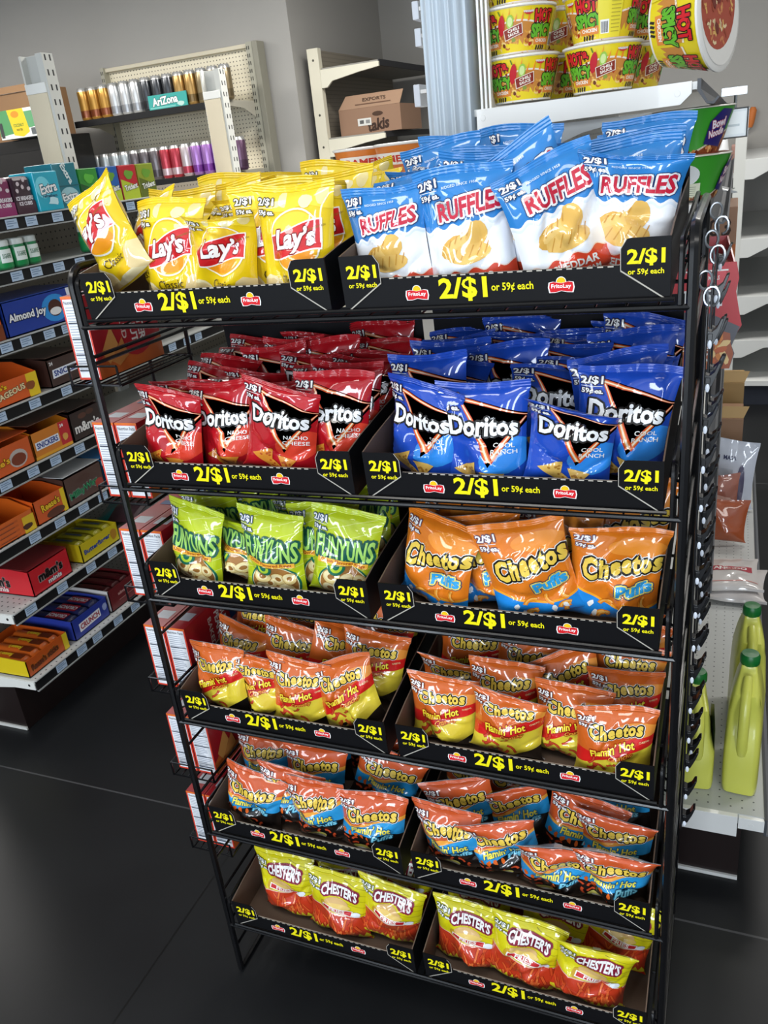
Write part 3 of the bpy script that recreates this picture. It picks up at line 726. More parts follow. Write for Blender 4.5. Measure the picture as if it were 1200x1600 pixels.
# small shifts (mm) that settle neighbouring bags side by side
NUDGE = {(0,0,0,0):(0,-6),(0,0,0,1):(0,10),(0,0,0,2):(0,-10),(0,0,0,3):(0,4),(0,0,0,4):(0,4),(0,0,0,5):(0,1),(0,0,1,0):(-2,-5),(0,0,1,1):(14,-2),(0,0,1,2):(-18,-8),(0,0,1,3):(0,10),(0,0,2,0):(-18,-5),(0,0,2,1):(-16,18),(0,0,2,2):(-6,-2),(0,0,2,3):(0,5),(0,0,3,0):(-18,-5),(0,0,3,1):(-3,18),(0,0,3,2):(-11,-13),(0,0,3,3):(0,2),(0,0,4,0):(-18,-3),(0,0,4,1):(-16,11),(0,0,4,2):(-6,-11),(0,0,4,3):(0,-11),(0,0,5,0):(-18,-16),(0,0,5,1):(-6,3),(0,0,5,2):(-3,-8),(0,0,5,3):(0,-3),(1,0,0,0):(0,-8),(1,0,0,1):(0,4),(1,0,0,2):(0,-1),(1,0,0,3):(0,6),(1,0,1,0):(0,-14),(1,0,1,1):(-4,5),(1,0,1,2):(2,-3),(1,0,1,3):(-5,10),(1,0,2,0):(0,5),(1,0,2,1):(14,-16),(1,0,2,2):(16,-3),(1,0,2,3):(0,11),(1,0,3,0):(-4,-8),(1,0,3,1):(5,5),(1,0,3,2):(-18,-8),(1,0,4,0):(-8,11),(1,0,4,1):(3,-3),(1,0,4,2):(-1,-3),(1,0,4,3):(0,-3),(1,0,5,0):(-8,-8),(1,0,5,1):(8,10),(1,0,5,2):(-14,3),(1,0,5,3):(0,7),(1,1,0,0):(0,1),(1,1,0,3):(0,5),(1,1,1,0):(0,-2),(1,1,1,1):(7,-14),(1,1,1,2):(-9,11),(1,1,1,3):(0,-3),(1,1,2,0):(0,-8),(1,1,2,1):(18,8),(1,1,2,2):(10,-5),(1,1,2,3):(0,-3),(1,1,3,0):(0,-10),(1,1,3,1):(-10,-3),(1,1,3,2):(-15,-6),(1,1,3,3):(0,-8),(1,1,4,0):(0,-2),(1,1,4,1):(-3,5),(1,1,4,2):(10,-8),(1,1,4,3):(0,5),(1,1,5,0):(0,-5),(1,1,5,1):(8,-3),(1,1,5,2):(1,-5),(1,1,5,3):(0,-2),(2,0,0,0):(0,-4),(2,0,0,1):(0,8),(2,0,0,2):(0,-2),(2,0,0,3):(0,6),(2,0,0,4):(0,-5),(2,0,1,0):(0,-6),(2,0,1,1):(8,8),(2,0,1,2):(-10,2),(2,0,1,3):(0,-2),(2,0,2,2):(-14,3),(2,0,2,3):(0,8),(2,1,0,1):(0,10),(2,1,0,2):(0,2),(2,1,0,3):(0,10),(2,1,1,0):(-10,-8),(2,1,1,1):(5,14),(2,1,1,2):(-14,-18),(2,1,1,3):(0,18),(2,1,2,2):(0,6),(3,1,0,0):(0,10),(3,1,0,1):(0,4),(3,1,0,2):(0,10),(3,1,0,3):(0,-1),(3,1,1,0):(0,11),(3,1,1,1):(-17,-10),(3,1,1,2):(10,13),(3,1,1,3):(0,2),(3,1,2,0):(-8,8),(3,1,2,1):(5,-11),(3,1,2,2):(-9,13),(3,1,3,1):(-3,-3),(3,1,3,2):(-6,13),(3,1,3,3):(0,-8),(4,0,0,0):(0,-3),(4,0,0,1):(0,3),(4,0,0,2):(0,3),(4,0,0,3):(0,-2),(4,0,1,0):(0,6),(4,0,1,1):(6,-3),(4,0,1,2):(0,5),(4,0,2,0):(0,3),(4,0,2,1):(-4,-11),(4,0,2,2):(-1,16),(4,0,2,3):(0,-8),(4,1,0,0):(0,1),(4,1,0,1):(0,3),(4,1,0,2):(0,2),(4,1,0,3):(0,3),(4,1,1,0):(0,-3),(4,1,1,1):(0,6),(4,1,1,3):(0,-3),(4,1,2,0):(-1,-3),(4,1,2,1):(3,3),(4,1,2,2):(-3,-3),(4,1,2,3):(0,3),(4,1,3,0):(-3,-3),(4,1,3,1):(0,6),(4,1,3,2):(3,-3),(5,0,0,0):(0,9),(5,0,0,1):(0,-3),(5,0,0,2):(0,10),(5,0,1,0):(0,10),(5,0,1,1):(16,-11),(5,0,1,2):(-2,-10),(5,0,1,3):(0,18),(5,0,2,0):(0,2),(5,0,2,1):(5,11),(5,1,0,0):(0,3),(5,1,0,2):(0,-1),(5,1,1,1):(-8,-8),(5,1,1,2):(0,8),(5,1,2,0):(-8,-8),(5,1,2,1):(6,10),(5,1,2,2):(2,-2)}
SPOT = {}
def fill(kind, row, side, look, rows, note={}):
    """rows: list of rows, front first; each bag = (x, y, yaw, roll, lean, dz, seed, fold, crush, size)"""
    K = KINDS[kind]; z0 = ZS[row] + .0075 + .0032; trayname = f"{('left', 'right')[side]} tray, {ORD[row]} shelf"
    grp = f"{look}s in the {trayname.replace(',', ' of the')}"
    for i, rw in enumerate(rows):
        rn = 'front row' if i == 0 else ('back row' if i == len(rows) - 1 and i > 2 else NTH[i] + ' row')
        for j, b in enumerate(rw):
            x, y, yaw, roll, lean, dz, seed, fold, crush, size = tuple(list(b) + [None] * (10 - len(b)))
            yaw = yaw or 0; roll = roll or 0; lean = lean or 0; dz = max(dz or 0, 0); seed = seed or 0; fold = fold or 0; crush = round((crush or 0) + .2, 2); size = size or 1.0
            full = 1.0 if i == 0 else (.85 if i == 1 else (.62 if row < 3 else .75))
            M = np.array(Matrix.Rotation(R(yaw), 3, 'Z') @ Matrix.Rotation(R(-lean), 3, 'X') @ Matrix.Rotation(R(roll), 3, 'Y'))
            P = body_pts[K.proto(seed, fold, crush, size, full).name] @ M.T      # rest the bag on the tray floor, inside the tray walls
            ox, oy = NUDGE.get((row, side, i, j), (0, 0)); x += ox * .001; y += oy * .001
            Q = P[P[:, 2] < P[:, 2].min() + (.082 if i == 0 else .092)]      # what stands below the side walls
            lo, hi = TX[side][0] + .0032 - Q[:, 0].min(), TX[side][1] - .0032 - Q[:, 0].max(); x = x if i == 0 and dz >= .02 else (min(max(x, lo), hi) if lo < hi else (lo + hi) / 2)
            y = min(max(y, .0035 - P[:, 1].min()), .381 - P[:, 1].max()); lift = -(P[:, 2] - .083 * P[:, 1]).min() + .0006
            lab = f"{look}, {NTH[j]} from left in {rn}, {trayname}"
            lab = note.get((i, j), lab)
            o = K.place((x, y, z0 + slope(y) + dz + lift), (R(-lean), R(roll), R(yaw)), lab, grp, seed, fold, crush, size, full); SPOT[o.name] = (row, side, i, j)
def auto(rng, x0, x1, n, y, seeds, lean=4, jit=8, dz=0, folds=(0, .3, -.3, .5), size=1.0, roll=7):
    out = []
    for i in range(n):
        x = x0 + (x1 - x0) * (i + .5) / n + rng.uniform(-.006, .006)
        out.append((x, y + (.008 if i % 2 else -.008) + rng.uniform(-.003, .003), rng.uniform(-jit, jit), rng.uniform(-roll, roll), lean + rng.uniform(-4, 4), dz + rng.uniform(-.004, .004),
                    rng.choice(seeds), rng.choice(folds), rng.choice((.2, .5)), size * .98))
    return out
rg = random.Random(11)
L0, L1, R0, R1 = .03, .448, .479, .90
# top shelf, left: yellow potato chips
fill('potato', 0, 0, 'yellow potato chip bag', [
    [(.084, .05, -13, -25, 0, .022, 3, .1, .5), (.115, .085, -26, -10, 2, 0, 5, .2, .3), (.165, .066, -6, -2, 4, 0, 1, .1), (.258, .036, 2, 5, 4, 0, 8, -.45, .5, .93),
     (.325, .08, 18, 2, 2, 0, 4, 0), (.405, .044, 1, 3, 3, .0, 2, .0, .1)],
    auto(rg, L0 + .05, L1, 4, .125, (1, 2, 4)), auto(rg, L0 + .04, L1, 4, .18, (2, 5, 8)), auto(rg, L0 + .04, L1, 4, .235, (1, 4, 2)),
    auto(rg, L0 + .06, L1, 4, .29, (8, 2, 5)), auto(rg, L0 + .06, L1, 4, .345, (1, 4, 2))],
    {(0, 0): 'yellow potato chip bag standing on a corner beside the left post, top shelf', (0, 3): 'slumped yellow potato chip bag with its top flopped over, front of top left tray',
     (0, 5): 'upright yellow potato chip bag beside the centre price flap, front of top left tray'})
# top shelf, right: blue ridged chips
fill('ridged', 0, 1, 'blue ridged chip bag', [
    [(.535, .042, -4, -5, 3, 0, 3, 0, .2, .9), (.652, .046, 3, -6, 3, 0, 1, 0, .1, .97), (.752, .085, 14, -24, 4, 0, 6, 0, .2), (.785, .044, 20, -16, 6, 0, 4, .1, .3, .97), (.852, .07, 8, 10, 2, 0, 2, -.3, .4)],
    auto(rg, R0, R1, 4, .13, (1, 2, 4), dz=.004), auto(rg, R0, R1, 4, .185, (3, 6, 4), dz=.006), auto(rg, R0, R1, 4, .24, (1, 2, 3), dz=.01),
    auto(rg, R0, R1, 4, .295, (6, 2, 4), dz=.014), auto(rg, R0 + .02, R1, 4, .35, (1, 3, 4), dz=.018)],
    {(0, 2): 'tilted blue ridged chip bag showing mostly its orange base, middle of top right tray', (0, 3): 'tilted blue ridged chip bag overlapping an orange-based one, top right tray',
     (0, 4): 'blue ridged chip bag behind the right price flap, front of top right tray'})
# second shelf
fill('red', 1, 0, 'red tortilla chip bag', [
    [(.086, .048, -8, 5, 4, 0, 1, -.2, .4), (.196, .06, -2, -2, 4, 0, 2, 0, .2, .96), (.302, .036, 4, 12, 4, 0, 3, -.2, .3), (.395, .064, 6, 6, 4, 0, 4, 0, .2)],
    auto(rg, L0 - .01, L1 - .01, 4, .115, (1, 2, 4), 6), auto(rg, L0 + .01, L1, 4, .175, (3, 5, 4), 6), auto(rg, L0 + .02, L1, 4, .23, (1, 2, 3), 6), auto(rg, L0 + .03, L1, 4, .285, (5, 2, 4), 5),
    auto(rg, L0 + .04, L1, 4, .34, (1, 3, 4), 4)],
    {(0, 2): 'red tortilla chip bag tipped clockwise, overlapping its neighbours, front of second left tray'})
fill('blue', 1, 1, 'royal blue tortilla chip bag', [
    [(.53, .06, -22, 6, 4, 0, 1, -.15, .3), (.648, .042, 0, 1, 4, 0, 2, 0, .1), (.766, .036, 3, 9, 4, 0, 3, -.5, .5, .93), (.852, .078, 3, 6, 4, .0, 4, 0, .1)],
    [(.53, .125, -10, -3, 5, .012, 2, 0, 0), (.63, .12, 0, 0, 12, 0, 3, .5, .3), (.735, .125, 10, 5, 8, .0, 1, .4, .3), (.85, .135, 10, -3, 5, .008, 4)],
    auto(rg, R0, R1, 4, .19, (1, 2, 4), 6, dz=.004), auto(rg, R0, R1, 4, .245, (3, 2, 4), 6, dz=.006), auto(rg, R0, R1, 4, .30, (1, 2, 3), 5, dz=.006), auto(rg, R0, R1, 4, .355, (1, 3, 4), 3, dz=.004)],
    {(0, 2): 'slumped royal blue tortilla chip bag with a dented top, front of second right tray'})
# third shelf
fill('onion', 2, 0, 'lime green onion ring bag', [
    [(.082, .05, -14, 6, 2, .0, 1, .0, .3), (.158, .066, -12, 8, 4, .0, 2, -.4, .4, .92), (.256, .038, 0, 4, 3, .0, 3, 0, .1), (.338, .072, 14, 2, 4, .0, 4), (.392, .052, 3, 8, 4, .0, 1, 0, .1)],
    auto(rg, L0, L1, 4, .13, (1, 2, 4), 8, dz=.006), auto(rg, L0, L1, 4, .19, (3, 2, 1), 8, dz=.006)])
fill('puffs', 2, 1, 'orange cheese puff bag', [
    [(.545, .052, -20, 8, 2, .0, 1, .2, .5), (.64, .058, 2, -7, 4, .0, 2, 0, .2, .96), (.728, .036, 6, -13, 4, .0, 3, 0, .3), (.84, .05, 5, 4, 4, .0, 4, -.15, .3)],
    [(.575, .12, -6, 6, 6, .008, 3, .2), (.655, .125, 2, 2, 7, .006, 4), (.765, .118, 3, -4, 8, .004, 1), (.865, .125, 3, -8, 6, .004, 2)],
    auto(rg, R0, R1, 3, .185, (1, 2, 4), 6, dz=.006)],
    {(0, 2): 'orange cheese puff bag tilted anticlockwise, foremost in the third right tray'})
# fourth shelf: small bags leaning well back
fill('crunch', 3, 0, 'red-banded hot cheese snack bag', [
    [(.085, .042, -10, -4, 2, .0, 1, .0, .3), (.17, .052, -4, 5, 0, .0, 2, -.15, .4), (.264, .036, 2, 4, 3, 0, 3), (.378, .042, 6, -14, 4, .0, 4, .1, .3)],
    [(.085, .105, -8, 7, 6, .004, 3, .2, .2), (.195, .105, 2, 13, 8, .008, 1), (.29, .10, 40, 26, 4, .0, 3, 0, .2), (.39, .11, 5, 12, 6, .012, 2, 0, .2)],
    [(.085, .17, -8, 14, 4, .022, 4, .2), (.195, .165, 6, 16, 8, .026, 2), (.285, .175, 10, 24, 6, .02, 3, 0, .2), (.385, .17, -6, 14, 10, .034, 1)],
    [(.08, .24, 0, -8, 4, .034, 2), (.165, .235, 8, 20, 6, .036, 1), (.26, .24, -6, 12, 4, .04, 3), (.375, .235, 4, 16, 6, .04, 4)],
    auto(rg, L0 + .04, L1 - .01, 3, .305, (1, 2, 4), 6, dz=.03)], {(0, 3): 'red-banded hot cheese snack bag tilted left at the right end of the fourth left tray'})
fill('crunch', 3, 1, 'red-banded hot cheese snack bag', [
    [(.54, .045, -2, 4, -2, .0, 2, 0, .1), (.655, .038, 2, 8, 0, .0, 3, -.2, .3), (.762, .058, -2, 3, 2, .0, 1, .0, .2), (.838, .036, 4, 1, 0, .0, 4)],
    [(.54, .108, 2, 6, 0, .004, 3, -.3, .2), (.655, .10, 4, 5, 2, .01, 1), (.755, .118, 14, -14, 4, .004, 4), (.838, .105, 16, 10, 6, .0, 2, .3, .3)],
    [(.56, .17, 2, 8, 4, .012, 1), (.655, .165, -4, 10, 6, .012, 4), (.755, .178, 6, 2, 6, .006, 2), (.842, .17, 6, 12, 4, .01, 3)],
    [(.55, .24, 6, -12, 4, .022, 4), (.655, .23, 8, -8, 6, .016, 2), (.755, .245, 0, 8, 4, .014, 1), (.842, .235, 5, 14, 8, .014, 3)],
    auto(rg, R0 + .05, R1 - .03, 3, .305, (1, 2, 4), 6, dz=.016)], {})
# fifth shelf
fill('hotpuff', 4, 0, 'blue-banded hot puff bag', [
    [(.09, .046, -8, 10, -4, .0, 1, .2, .4), (.17, .058, 6, 14, 0, .0, 2, -.1, .3), (.272, .038, -4, -8, 0, .0, 3, .1, .4), (.375, .04, 3, 3, 2, .0, 4)],
    [(.09, .115, -4, -4, 4, .016, 3, .2), (.215, .108, 2, 3, 4, .022, 4), (.365, .112, 6, 20, 6, .008, 2, 0, .3)],
    [(.10, .19, -4, 4, 4, .02, 1), (.215, .18, 4, 0, 4, .024, 2), (.315, .185, 4, 6, 6, .024, 3), (.392, .185, 4, 6, 4, .02, 4)]], {})
fill('hotpuff', 4, 1, 'blue-banded hot puff bag', [
    [(.553, .046, -8, -8, -4, .0, 3, .15, .3), (.655, .05, 6, -14, -4, .0, 1, -.2, .4), (.738, .036, 4, 2, -10, .0, 4, -.2, .2), (.832, .036, 6, 8, -8, .0, 2, -.2, .2)],
    [(.565, .112, 6, -14, 0, .0, 2), (.665, .115, 6, -14, 4, .004, 4, -.3), (.76, .105, -2, 12, 6, .006, 1), (.832, .105, 2, 6, 0, .008, 3, -.2)],
    [(.56, .18, 0, -4, 4, .01, 1), (.66, .185, 24, -16, 10, .01, 3), (.765, .175, 0, 10, 6, .016, 2), (.832, .175, -4, -6, 4, .012, 4)],
    auto(rg, R0 + .06, R1 - .04, 3, .25, (1, 2, 4), 6, dz=.02)], {})
# bottom shelf
fill('fries', 5, 0, 'yellow and red hot fry bag', [
    [(.14, .052, -4, -4, 0, .0, 1, .1, .3), (.262, .046, 2, 5, 2, .0, 2, 0, .1), (.372, .044, 4, 10, 2, .0, 3, -.1, .3)],
    [(.095, .108, -8, -3, 2, .03, 4), (.195, .145, -2, 5, 2, .0, 2), (.295, .115, 14, -6, -10, .0, 3, .4, .3), (.39, .115, 2, 4, 2, .0, 1)],
    auto(rg, L0 + .08, L1 - .02, 3, .2, (1, 2, 4), 4)],
    {(0, 0): 'slumped yellow and red hot fry bag with empty tray floor at its left, bottom shelf'})
fill('fries', 5, 1, 'yellow and red hot fry bag', [
    [(.546, .052, 0, 4, 0, .0, 2, 0, .2), (.66, .04, -2, 8, 2, .0, 4, 0, .1), (.79, .038, 4, 8, 0, .0, 1, -.2, .3)],
    [(.556, .115, 2, 2, 2, .0, 3), (.715, .108, 4, 10, 4, .0, 2), (.825, .102, 8, 16, 6, .0, 3, 0, .2)],
    auto(rg, R0 + .05, R1 - .03, 3, .18, (1, 2, 4), 4)],
    {(1, 2): 'yellow and red hot fry bag tipped right against the bottom tray\'s outer side'})

# ------------------------------------------------------------------ wire side wing with red cracker cartons
wing = thing('side_wing_shelf', 'black wire side wing hung on the left side of the chip rack', 'side shelf', (-.06, .08, 0))
CB = [(1.397, 1), (1.168, 2), (.951, 2), (.732, 2), (.507, 2), (.291, 2)]
for x in (-.052, .048):
    m = MB(); m.tube([(x, .21, .20), (x, .21, 1.56)], .004, 6); m.build('upright_wire', WIRE, wing)
for z, k in CB:
    m = MB(); zz = z - .006
    m.tube([(-.054, -.012, zz), (-.054, .21, zz), (.052, .21, zz), (.052, -.012, zz)], .0028, 6, closed=True)
    for i in range(1, 6): m.tube([(-.054 + .106 * i / 6, -.012, zz), (-.054 + .106 * i / 6, .21, zz)], .0016, 5)
    m.tube([(-.054, .21, zz + .035), (-.054, -.014, zz + .035), (.052, -.014, zz + .035)], .0022, 6)
    for xx in (-.054, .052): m.tube([(xx, -.014, zz), (xx, -.014, zz + .035)], .0022, 6)
    m.build('wing_basket', WIRE, wing)
def cracker_art_white(w, h):
    A = Art(); A.rect(0, 0, w, h, 'd8402c'); A.rect(.0, h - .004, w, h, 'e2722a'); A.rect(.0035, .004, w - .0035, h - .005, 'e6e8ec')
    A.text('Nutrition Facts', w / 2, h - .011, w * .78, .006, '3a3f4a', .02)
    r = random.Random(5); y = h - .02; k = 0
    while y > .012:
        A.rect(.006, y, .006 + (w - .012) * r.uniform(.55, 1), y + .0011, '8a93a4'); y -= .0047; k += 1
        if k % 6 == 0: A.rect(.005, y + .001, w - .005, y + .003, '30343e')
    return A
def cracker_art_red(d, h):
    A = Art(); A.rect(0, 0, d, h, 'b3202a'); A.band(0, d, lambda x: 0, lambda x: .03 + .012 * math.sin(40 * x), 'c8642a', 12)
    A.text('BAKED', .085, .09, .07, .013, 'e8d4c8', .02, 0, -PI / 2); A.text('PEANUT', .112, .085, .085, .019, 'f2ece4', .03, 0, -PI / 2); A.text('BUTTER', .135, .085, .085, .019, 'f2ece4', .03, 0, -PI / 2)
    A.poly([(.015, .045), (.05, .085), (.062, .05), (.03, .02)], 'd99a52'); A.poly([(.035, .025), (.075, .06), (.085, .025), (.055, .012)], 'c98444')
    A.rect(.158, .08, .18, .14, '26406e'); return A
CW, CD, CH = .0485, .19, .148
ct = None
for r, (z, k) in enumerate(CB):
    for s in range(k):
        x = -.1105 + CW / 2 + s * .0515
        lab = f"red peanut butter cracker carton, {('outer', 'inner')[s]} one in {ORD[r]} basket of the side wing" if k > 1 else 'single red peanut butter cracker carton in the top basket of the side wing'
        if ct is None:
            ct = thing('cracker_carton', lab, 'carton', (x, .085, z), 0, 'cracker cartons on the side wing')
            b = MB(); b.box((-CW / 2, 0, 0), (CW / 2, CD, CH), lin('a81c26'))
            b.art(cracker_art_red(CD, CH), (CW / 2, 0, 0), (0, 1, 0), (0, 0, 1), (1, 0, 0))
            A = Art(); A.rect(.008, .03, CW - .008, .06, 'c9cbd2'); A.rect(.012, .12, CW - .012, .14, '2c4680'); b.art(A, (-CW / 2, 0, CH), (1, 0, 0), (0, 1, 0), (0, 0, 1))
            b.build('carton_body', GLOSS, ct, False)
            n = MB(); n.art(cracker_art_white(CW, CH), (-CW / 2, 0, 0), (1, 0, 0), (0, 0, 1), (0, -1, 0)); n.build('nutrition_panel', GLOSS, ct, False)
        else: dup(ct, (x, .085, z), 0, lab)

# ------------------------------------------------------------------ black clip strips hung on the right side of the rack
def clip_strip(x, y, ztop, zbot, n, label):
    t = thing('clip_strip', label, 'clip strip', (x, y, zbot))
    L = ztop - zbot; m = MB(); m.box((-.0015, -.013, 0), (.0015, .013, L), lin('0d0d0f')); m.build('strip', BLACKP, t, False, .001)
    for i in range(n):
        z = L * (i + .35) / n
        q = MB()
        q.prism([(0, -.013), (.008, -.008), (.0145, .008), (.019, .023), (.0155, .022), (.011, .011), (.005, .006), (0, .008)], .014, (.0015, .007, z), (1, 0, 0), (0, 0, 1), (0, -1, 0), lin('0e0e10'))
        q.box((.002, -.0078, z - .004), (.008, -.0066, z + .004), lin('17171a'))
        q.build('clip', BLACKP, t, False, .0012)
        d = MB(); d.lathe([(0, 0), (.0035, .0008), (.0042, .002), (.0022, .0032), (0, .0036)], 10)
        o = d.build('white_tip', plain('white_tip', 'd6dce6', .3) if 'white_tip' not in bpy.data.materials else bpy.data.materials['white_tip'], t)
        o.location = (.005, -.0078, z - .009); o.rotation_euler = (PI / 2, 0, 0); o.scale = (.62, 1.35, .8)
    h = MB()
    P = [(.004 + .009 * math.sin(a), 0, L + .012 + .012 * (1 - math.cos(a)) - .012) for a in np.linspace(.2, 2 * PI - .4, 14)]
    h.tube(P, .0017, 6); P2 = [(-.004 - .008 * math.sin(a), .002, L + .032 + .011 * -math.cos(a)) for a in np.linspace(-.3, 2 * PI - .9, 14)]; h.tube(P2, .0017, 6); h.tube([P[-1], P2[0]], .0017, 6)
    h.build('hook', CHROME, t)
    return t
clip_strip(.947, .035, 1.50, .66, 15, 'front black clip strip with white-tipped clips hung on the rack\'s right post')
clip_strip(.950, .14, 1.535, .72, 15, 'middle black clip strip behind the front one on the rack\'s right side')
clip_strip(.952, .25, 1.56, .86, 13, 'rear black clip strip furthest back on the rack\'s right side')
# ------------------------------------------------------------------ candy gondola on the left
PEG = None
def mat_peg(name, col, hole, pitch=.0254, plane='yz', rad=.0034):
    m, n, l, b = newmat(name); b.inputs['Roughness'].default_value = .5; b.inputs['Specular IOR Level'].default_value = .35
    tc = n.new('ShaderNodeTexCoord'); sp = n.new('ShaderNodeSeparateXYZ'); l.new(tc.outputs['Object'], sp.inputs[0]); ds = []
    for ax in plane:
        w = n.new('ShaderNodeMath'); w.operation = 'PINGPONG'; w.inputs[1].default_value = pitch / 2; l.new(sp.outputs['xyz'.index(ax)], w.inputs[0])
        p = n.new('ShaderNodeMath'); p.operation = 'POWER'; p.inputs[1].default_value = 2; l.new(w.outputs[0], p.inputs[0]); ds.append(p)
    a = n.new('ShaderNodeMath'); a.operation = 'ADD'; l.new(ds[0].outputs[0], a.inputs[0]); l.new(ds[1].outputs[0], a.inputs[1])
    c = n.new('ShaderNodeMath'); c.operation = 'LESS_THAN'; c.inputs[1].default_value = rad * rad; l.new(a.outputs[0], c.inputs[0])
    mx = n.new('ShaderNodeMix'); mx.data_type = 'RGBA'; l.new(c.outputs[0], mx.inputs[0]); mx.inputs[6].default_value = lin(col) + (1,); mx.inputs[7].default_value = lin(hole) + (1,)
    l.new(mx.outputs[2], b.inputs['Base Color']); return m
PEG_YZ = mat_peg('pegboard_panel', '857d70', '241f1a')
PEG_XZ = mat_peg('pegboard_back_panel', 'ece4cc', '5a5346', plane='xz', rad=.004)
PEG_W = mat_peg('white_pegboard', 'd9dad8', '4a4c4e', plane='yz')
DECKM = mat_peg('perforated_deck', 'c4c5c2', '3a3a3c', .0254, 'xy', .0032)

gl = thing('candy_gondola', 'long shop gondola of candy and gum along the left aisle', 'shop shelving', (-1.47, 1.8, 0))
OX, OY = 1.47, -1.8          # children are drawn in world coordinates shifted by these
def wbox(m, a, b, col=(1, 1, 1)): return m.box((a[0] + OX, a[1] + OY, a[2]), (b[0] + OX, b[1] + OY, b[2]), col)
Y0, Y1 = .59, 3.02
def slots(m, x, y, z0, z1, dx, rows=2, pitch=.05, sy=.009):
    z = z0
    while z < z1:
        for k in range(rows):
            yy = y + (k - (rows - 1) / 2) * .026
            m.box((min(x, x + dx), yy - sy / 2 + 0, z), (max(x, x + dx), yy + sy / 2, z + .021), lin('2a2a2c'))
        z += pitch
for y in (.566, 1.725, 2.95):
    m = MB(); x0, x1 = -1.525 + OX, -1.415 + OX; yy = y + OY
    m.box((x0, yy - .03, .001), (x0 + .008, yy + .03, 2.185), lin('cfcfc9')); m.box((x1 - .03, yy - .03, .001), (x1, yy + .03, 2.185), lin('c4c5c0')); m.box((x0 + .002, yy + .0, .001), (x1 - .03, yy + .028, 2.184), lin('b9bab6'))
    slots(m, x1 + .0003, yy, 1.66, 2.17, -.002)
    m.build('upright', CARD, gl, False, .0015)
    m = MB(); m.box((x0 + .004, yy - .034, .2), (x1 - .012, yy - .006, 2.055), lin('d9cdb4')); m.box((x0 + .002, yy - .036, 2.055), (x1 - .010, yy - .006, 2.09), lin('e6e6e2')); m.build('post_cover', CARD, gl, False, .002)
m = MB(); wbox(m, (-1.50, Y0, .1), (-1.44, Y1, 1.69)); m.build('back_panel', PEG_YZ, gl, False)
m = MB(); wbox(m, (-1.72, .60, .001), (-1.22, Y1, .185)); m.build('kick_plate', DARK, gl, False)
m = MB(); wbox(m, (-1.73, .594, .001), (-1.22, .60, .012), lin('c9c9c4')); m.build('kick_trim', CARD, gl, False)
ZL = [1.655, 1.503, 1.305, 1.11, .905, .70, .485, .228]
XF = -1.1
first = None
for i, z in enumerate(ZL):
    m = MB(); wbox(m, (-1.44, Y0, z - .012), (XF - .004, Y1, z), lin('c4c5c2')); sh = m.build('shelf_deck', DECKM if i > 4 else SHELFW, gl, False)
    m = MB()       # end bracket facing the near end
    br = [(-1.43, z - .07), (-1.43, z - .002), (XF - .006, z - .002), (XF - .006, z - .034), (-1.20, z - .036)]
    m.prism([(a + OX, c) for a, c in br], .003, (0, Y0 + OY, 0), col=lin('dcdcd6'))
    m.prism([(XF - .03 + .005 * math.cos(q) + OX, z - .018 + .005 * math.sin(q)) for q in np.linspace(0, 2 * PI, 9)[:-1]], .0035, (0, Y0 + OY, 0), col=lin('202022'))
    m.build('bracket', CARD, sh, False)
    m = MB(); wbox(m, (XF - .004, Y0, z - .036), (XF, Y1, z - .001), lin('121214')); wbox(m, (XF - .004, Y0, z - .001), (XF + .004, Y1, z + .003), lin('b4b6b4')); wbox(m, (XF - .004, Y0, z - .040), (XF + .004, Y1, z - .036), lin('9c9e9c'))
    m.build('price_channel', CARD, sh, False)
    y = .66 + .05 * (i % 3)
    while y < 2.0:
        q = MB(); q.box((-.0004, -.024, -.014), (.0010, .024, .014), lin('b4c8de'))
        for k, (a, b2, zz) in enumerate([(-.02, .012, .007), (-.02, .02, .001), (-.02, .004, -.006)]): q.box((.0010, a, zz - .0012), (.0013, b2, zz + .0012), lin('6f87a6'))
        if first is None: first = q.build('price_tag', CARD, sh, False); o = first
        else: o = first.copy(); COL.objects.link(o); o.parent = sh
        o.location = (XF + .0004 + OX, y + OY, z - .0185); y += rg.choice((.085, .105, .12, .15))

def carton(name, label, cat, y0, y1, z, hf, hs, d, col, art, side=None, inner='3a2a22', top=None, setback=.012, hb=None):
    """open-fronted display carton; art is drawn on its front (y0..y1 wide), side colour/art faces the near end"""
    w = y1 - y0; t = thing(name, label, cat, (XF - setback, y0, z + .003), PI / 2); hb = hb or hs; c = lin(col)
    b = MB(); th = .003
    b.box((0, 0, 0), (w, d, th), c); b.box((0, d - th, 0), (w, d, hb), c)
    for X in (0, w - th): b.prism([(0, 0), (d, 0), (d, hb), (d * .45, hs), (0, hf)], th, (X + th, 0, 0), (0, 1, 0), (0, 0, 1), (-1, 0, 0), lin(side) if (side and X == 0) else c)
    if top: b.box((0, 0, hs - .002), (w, d, hs), lin(top))
    b.build('carton_body', GLOSS, t, False)
    f = MB(); f.box((0, 0, 0), (w, th, hf), c); A = Art(); art(A, w, hf); f.art(A, (0, 0, 0), (1, 0, 0), (0, 0, 1), (0, -1, 0)); f.build('front_panel', GLOSS, t, False)
    return t
def solid(name, label, cat, y0, y1, z, h, d, col, art, setback=.012, bev=.003, sidecol=None):
    w = y1 - y0; t = thing(name, label, cat, (XF - setback, y0, z + .003), PI / 2)
    b = MB(); b.box((0, 0, 0), (w, d, h), lin(col)); b.build('pack_body', GLOSS, t, False, bev)
    f = MB(); A = Art(); art(A, w, h); f.art(A, (0, -.0004, 0), (1, 0, 0), (0, 0, 1), (0, -1, 0)); f.build('front_label', GLOSS, t, False)
    return t
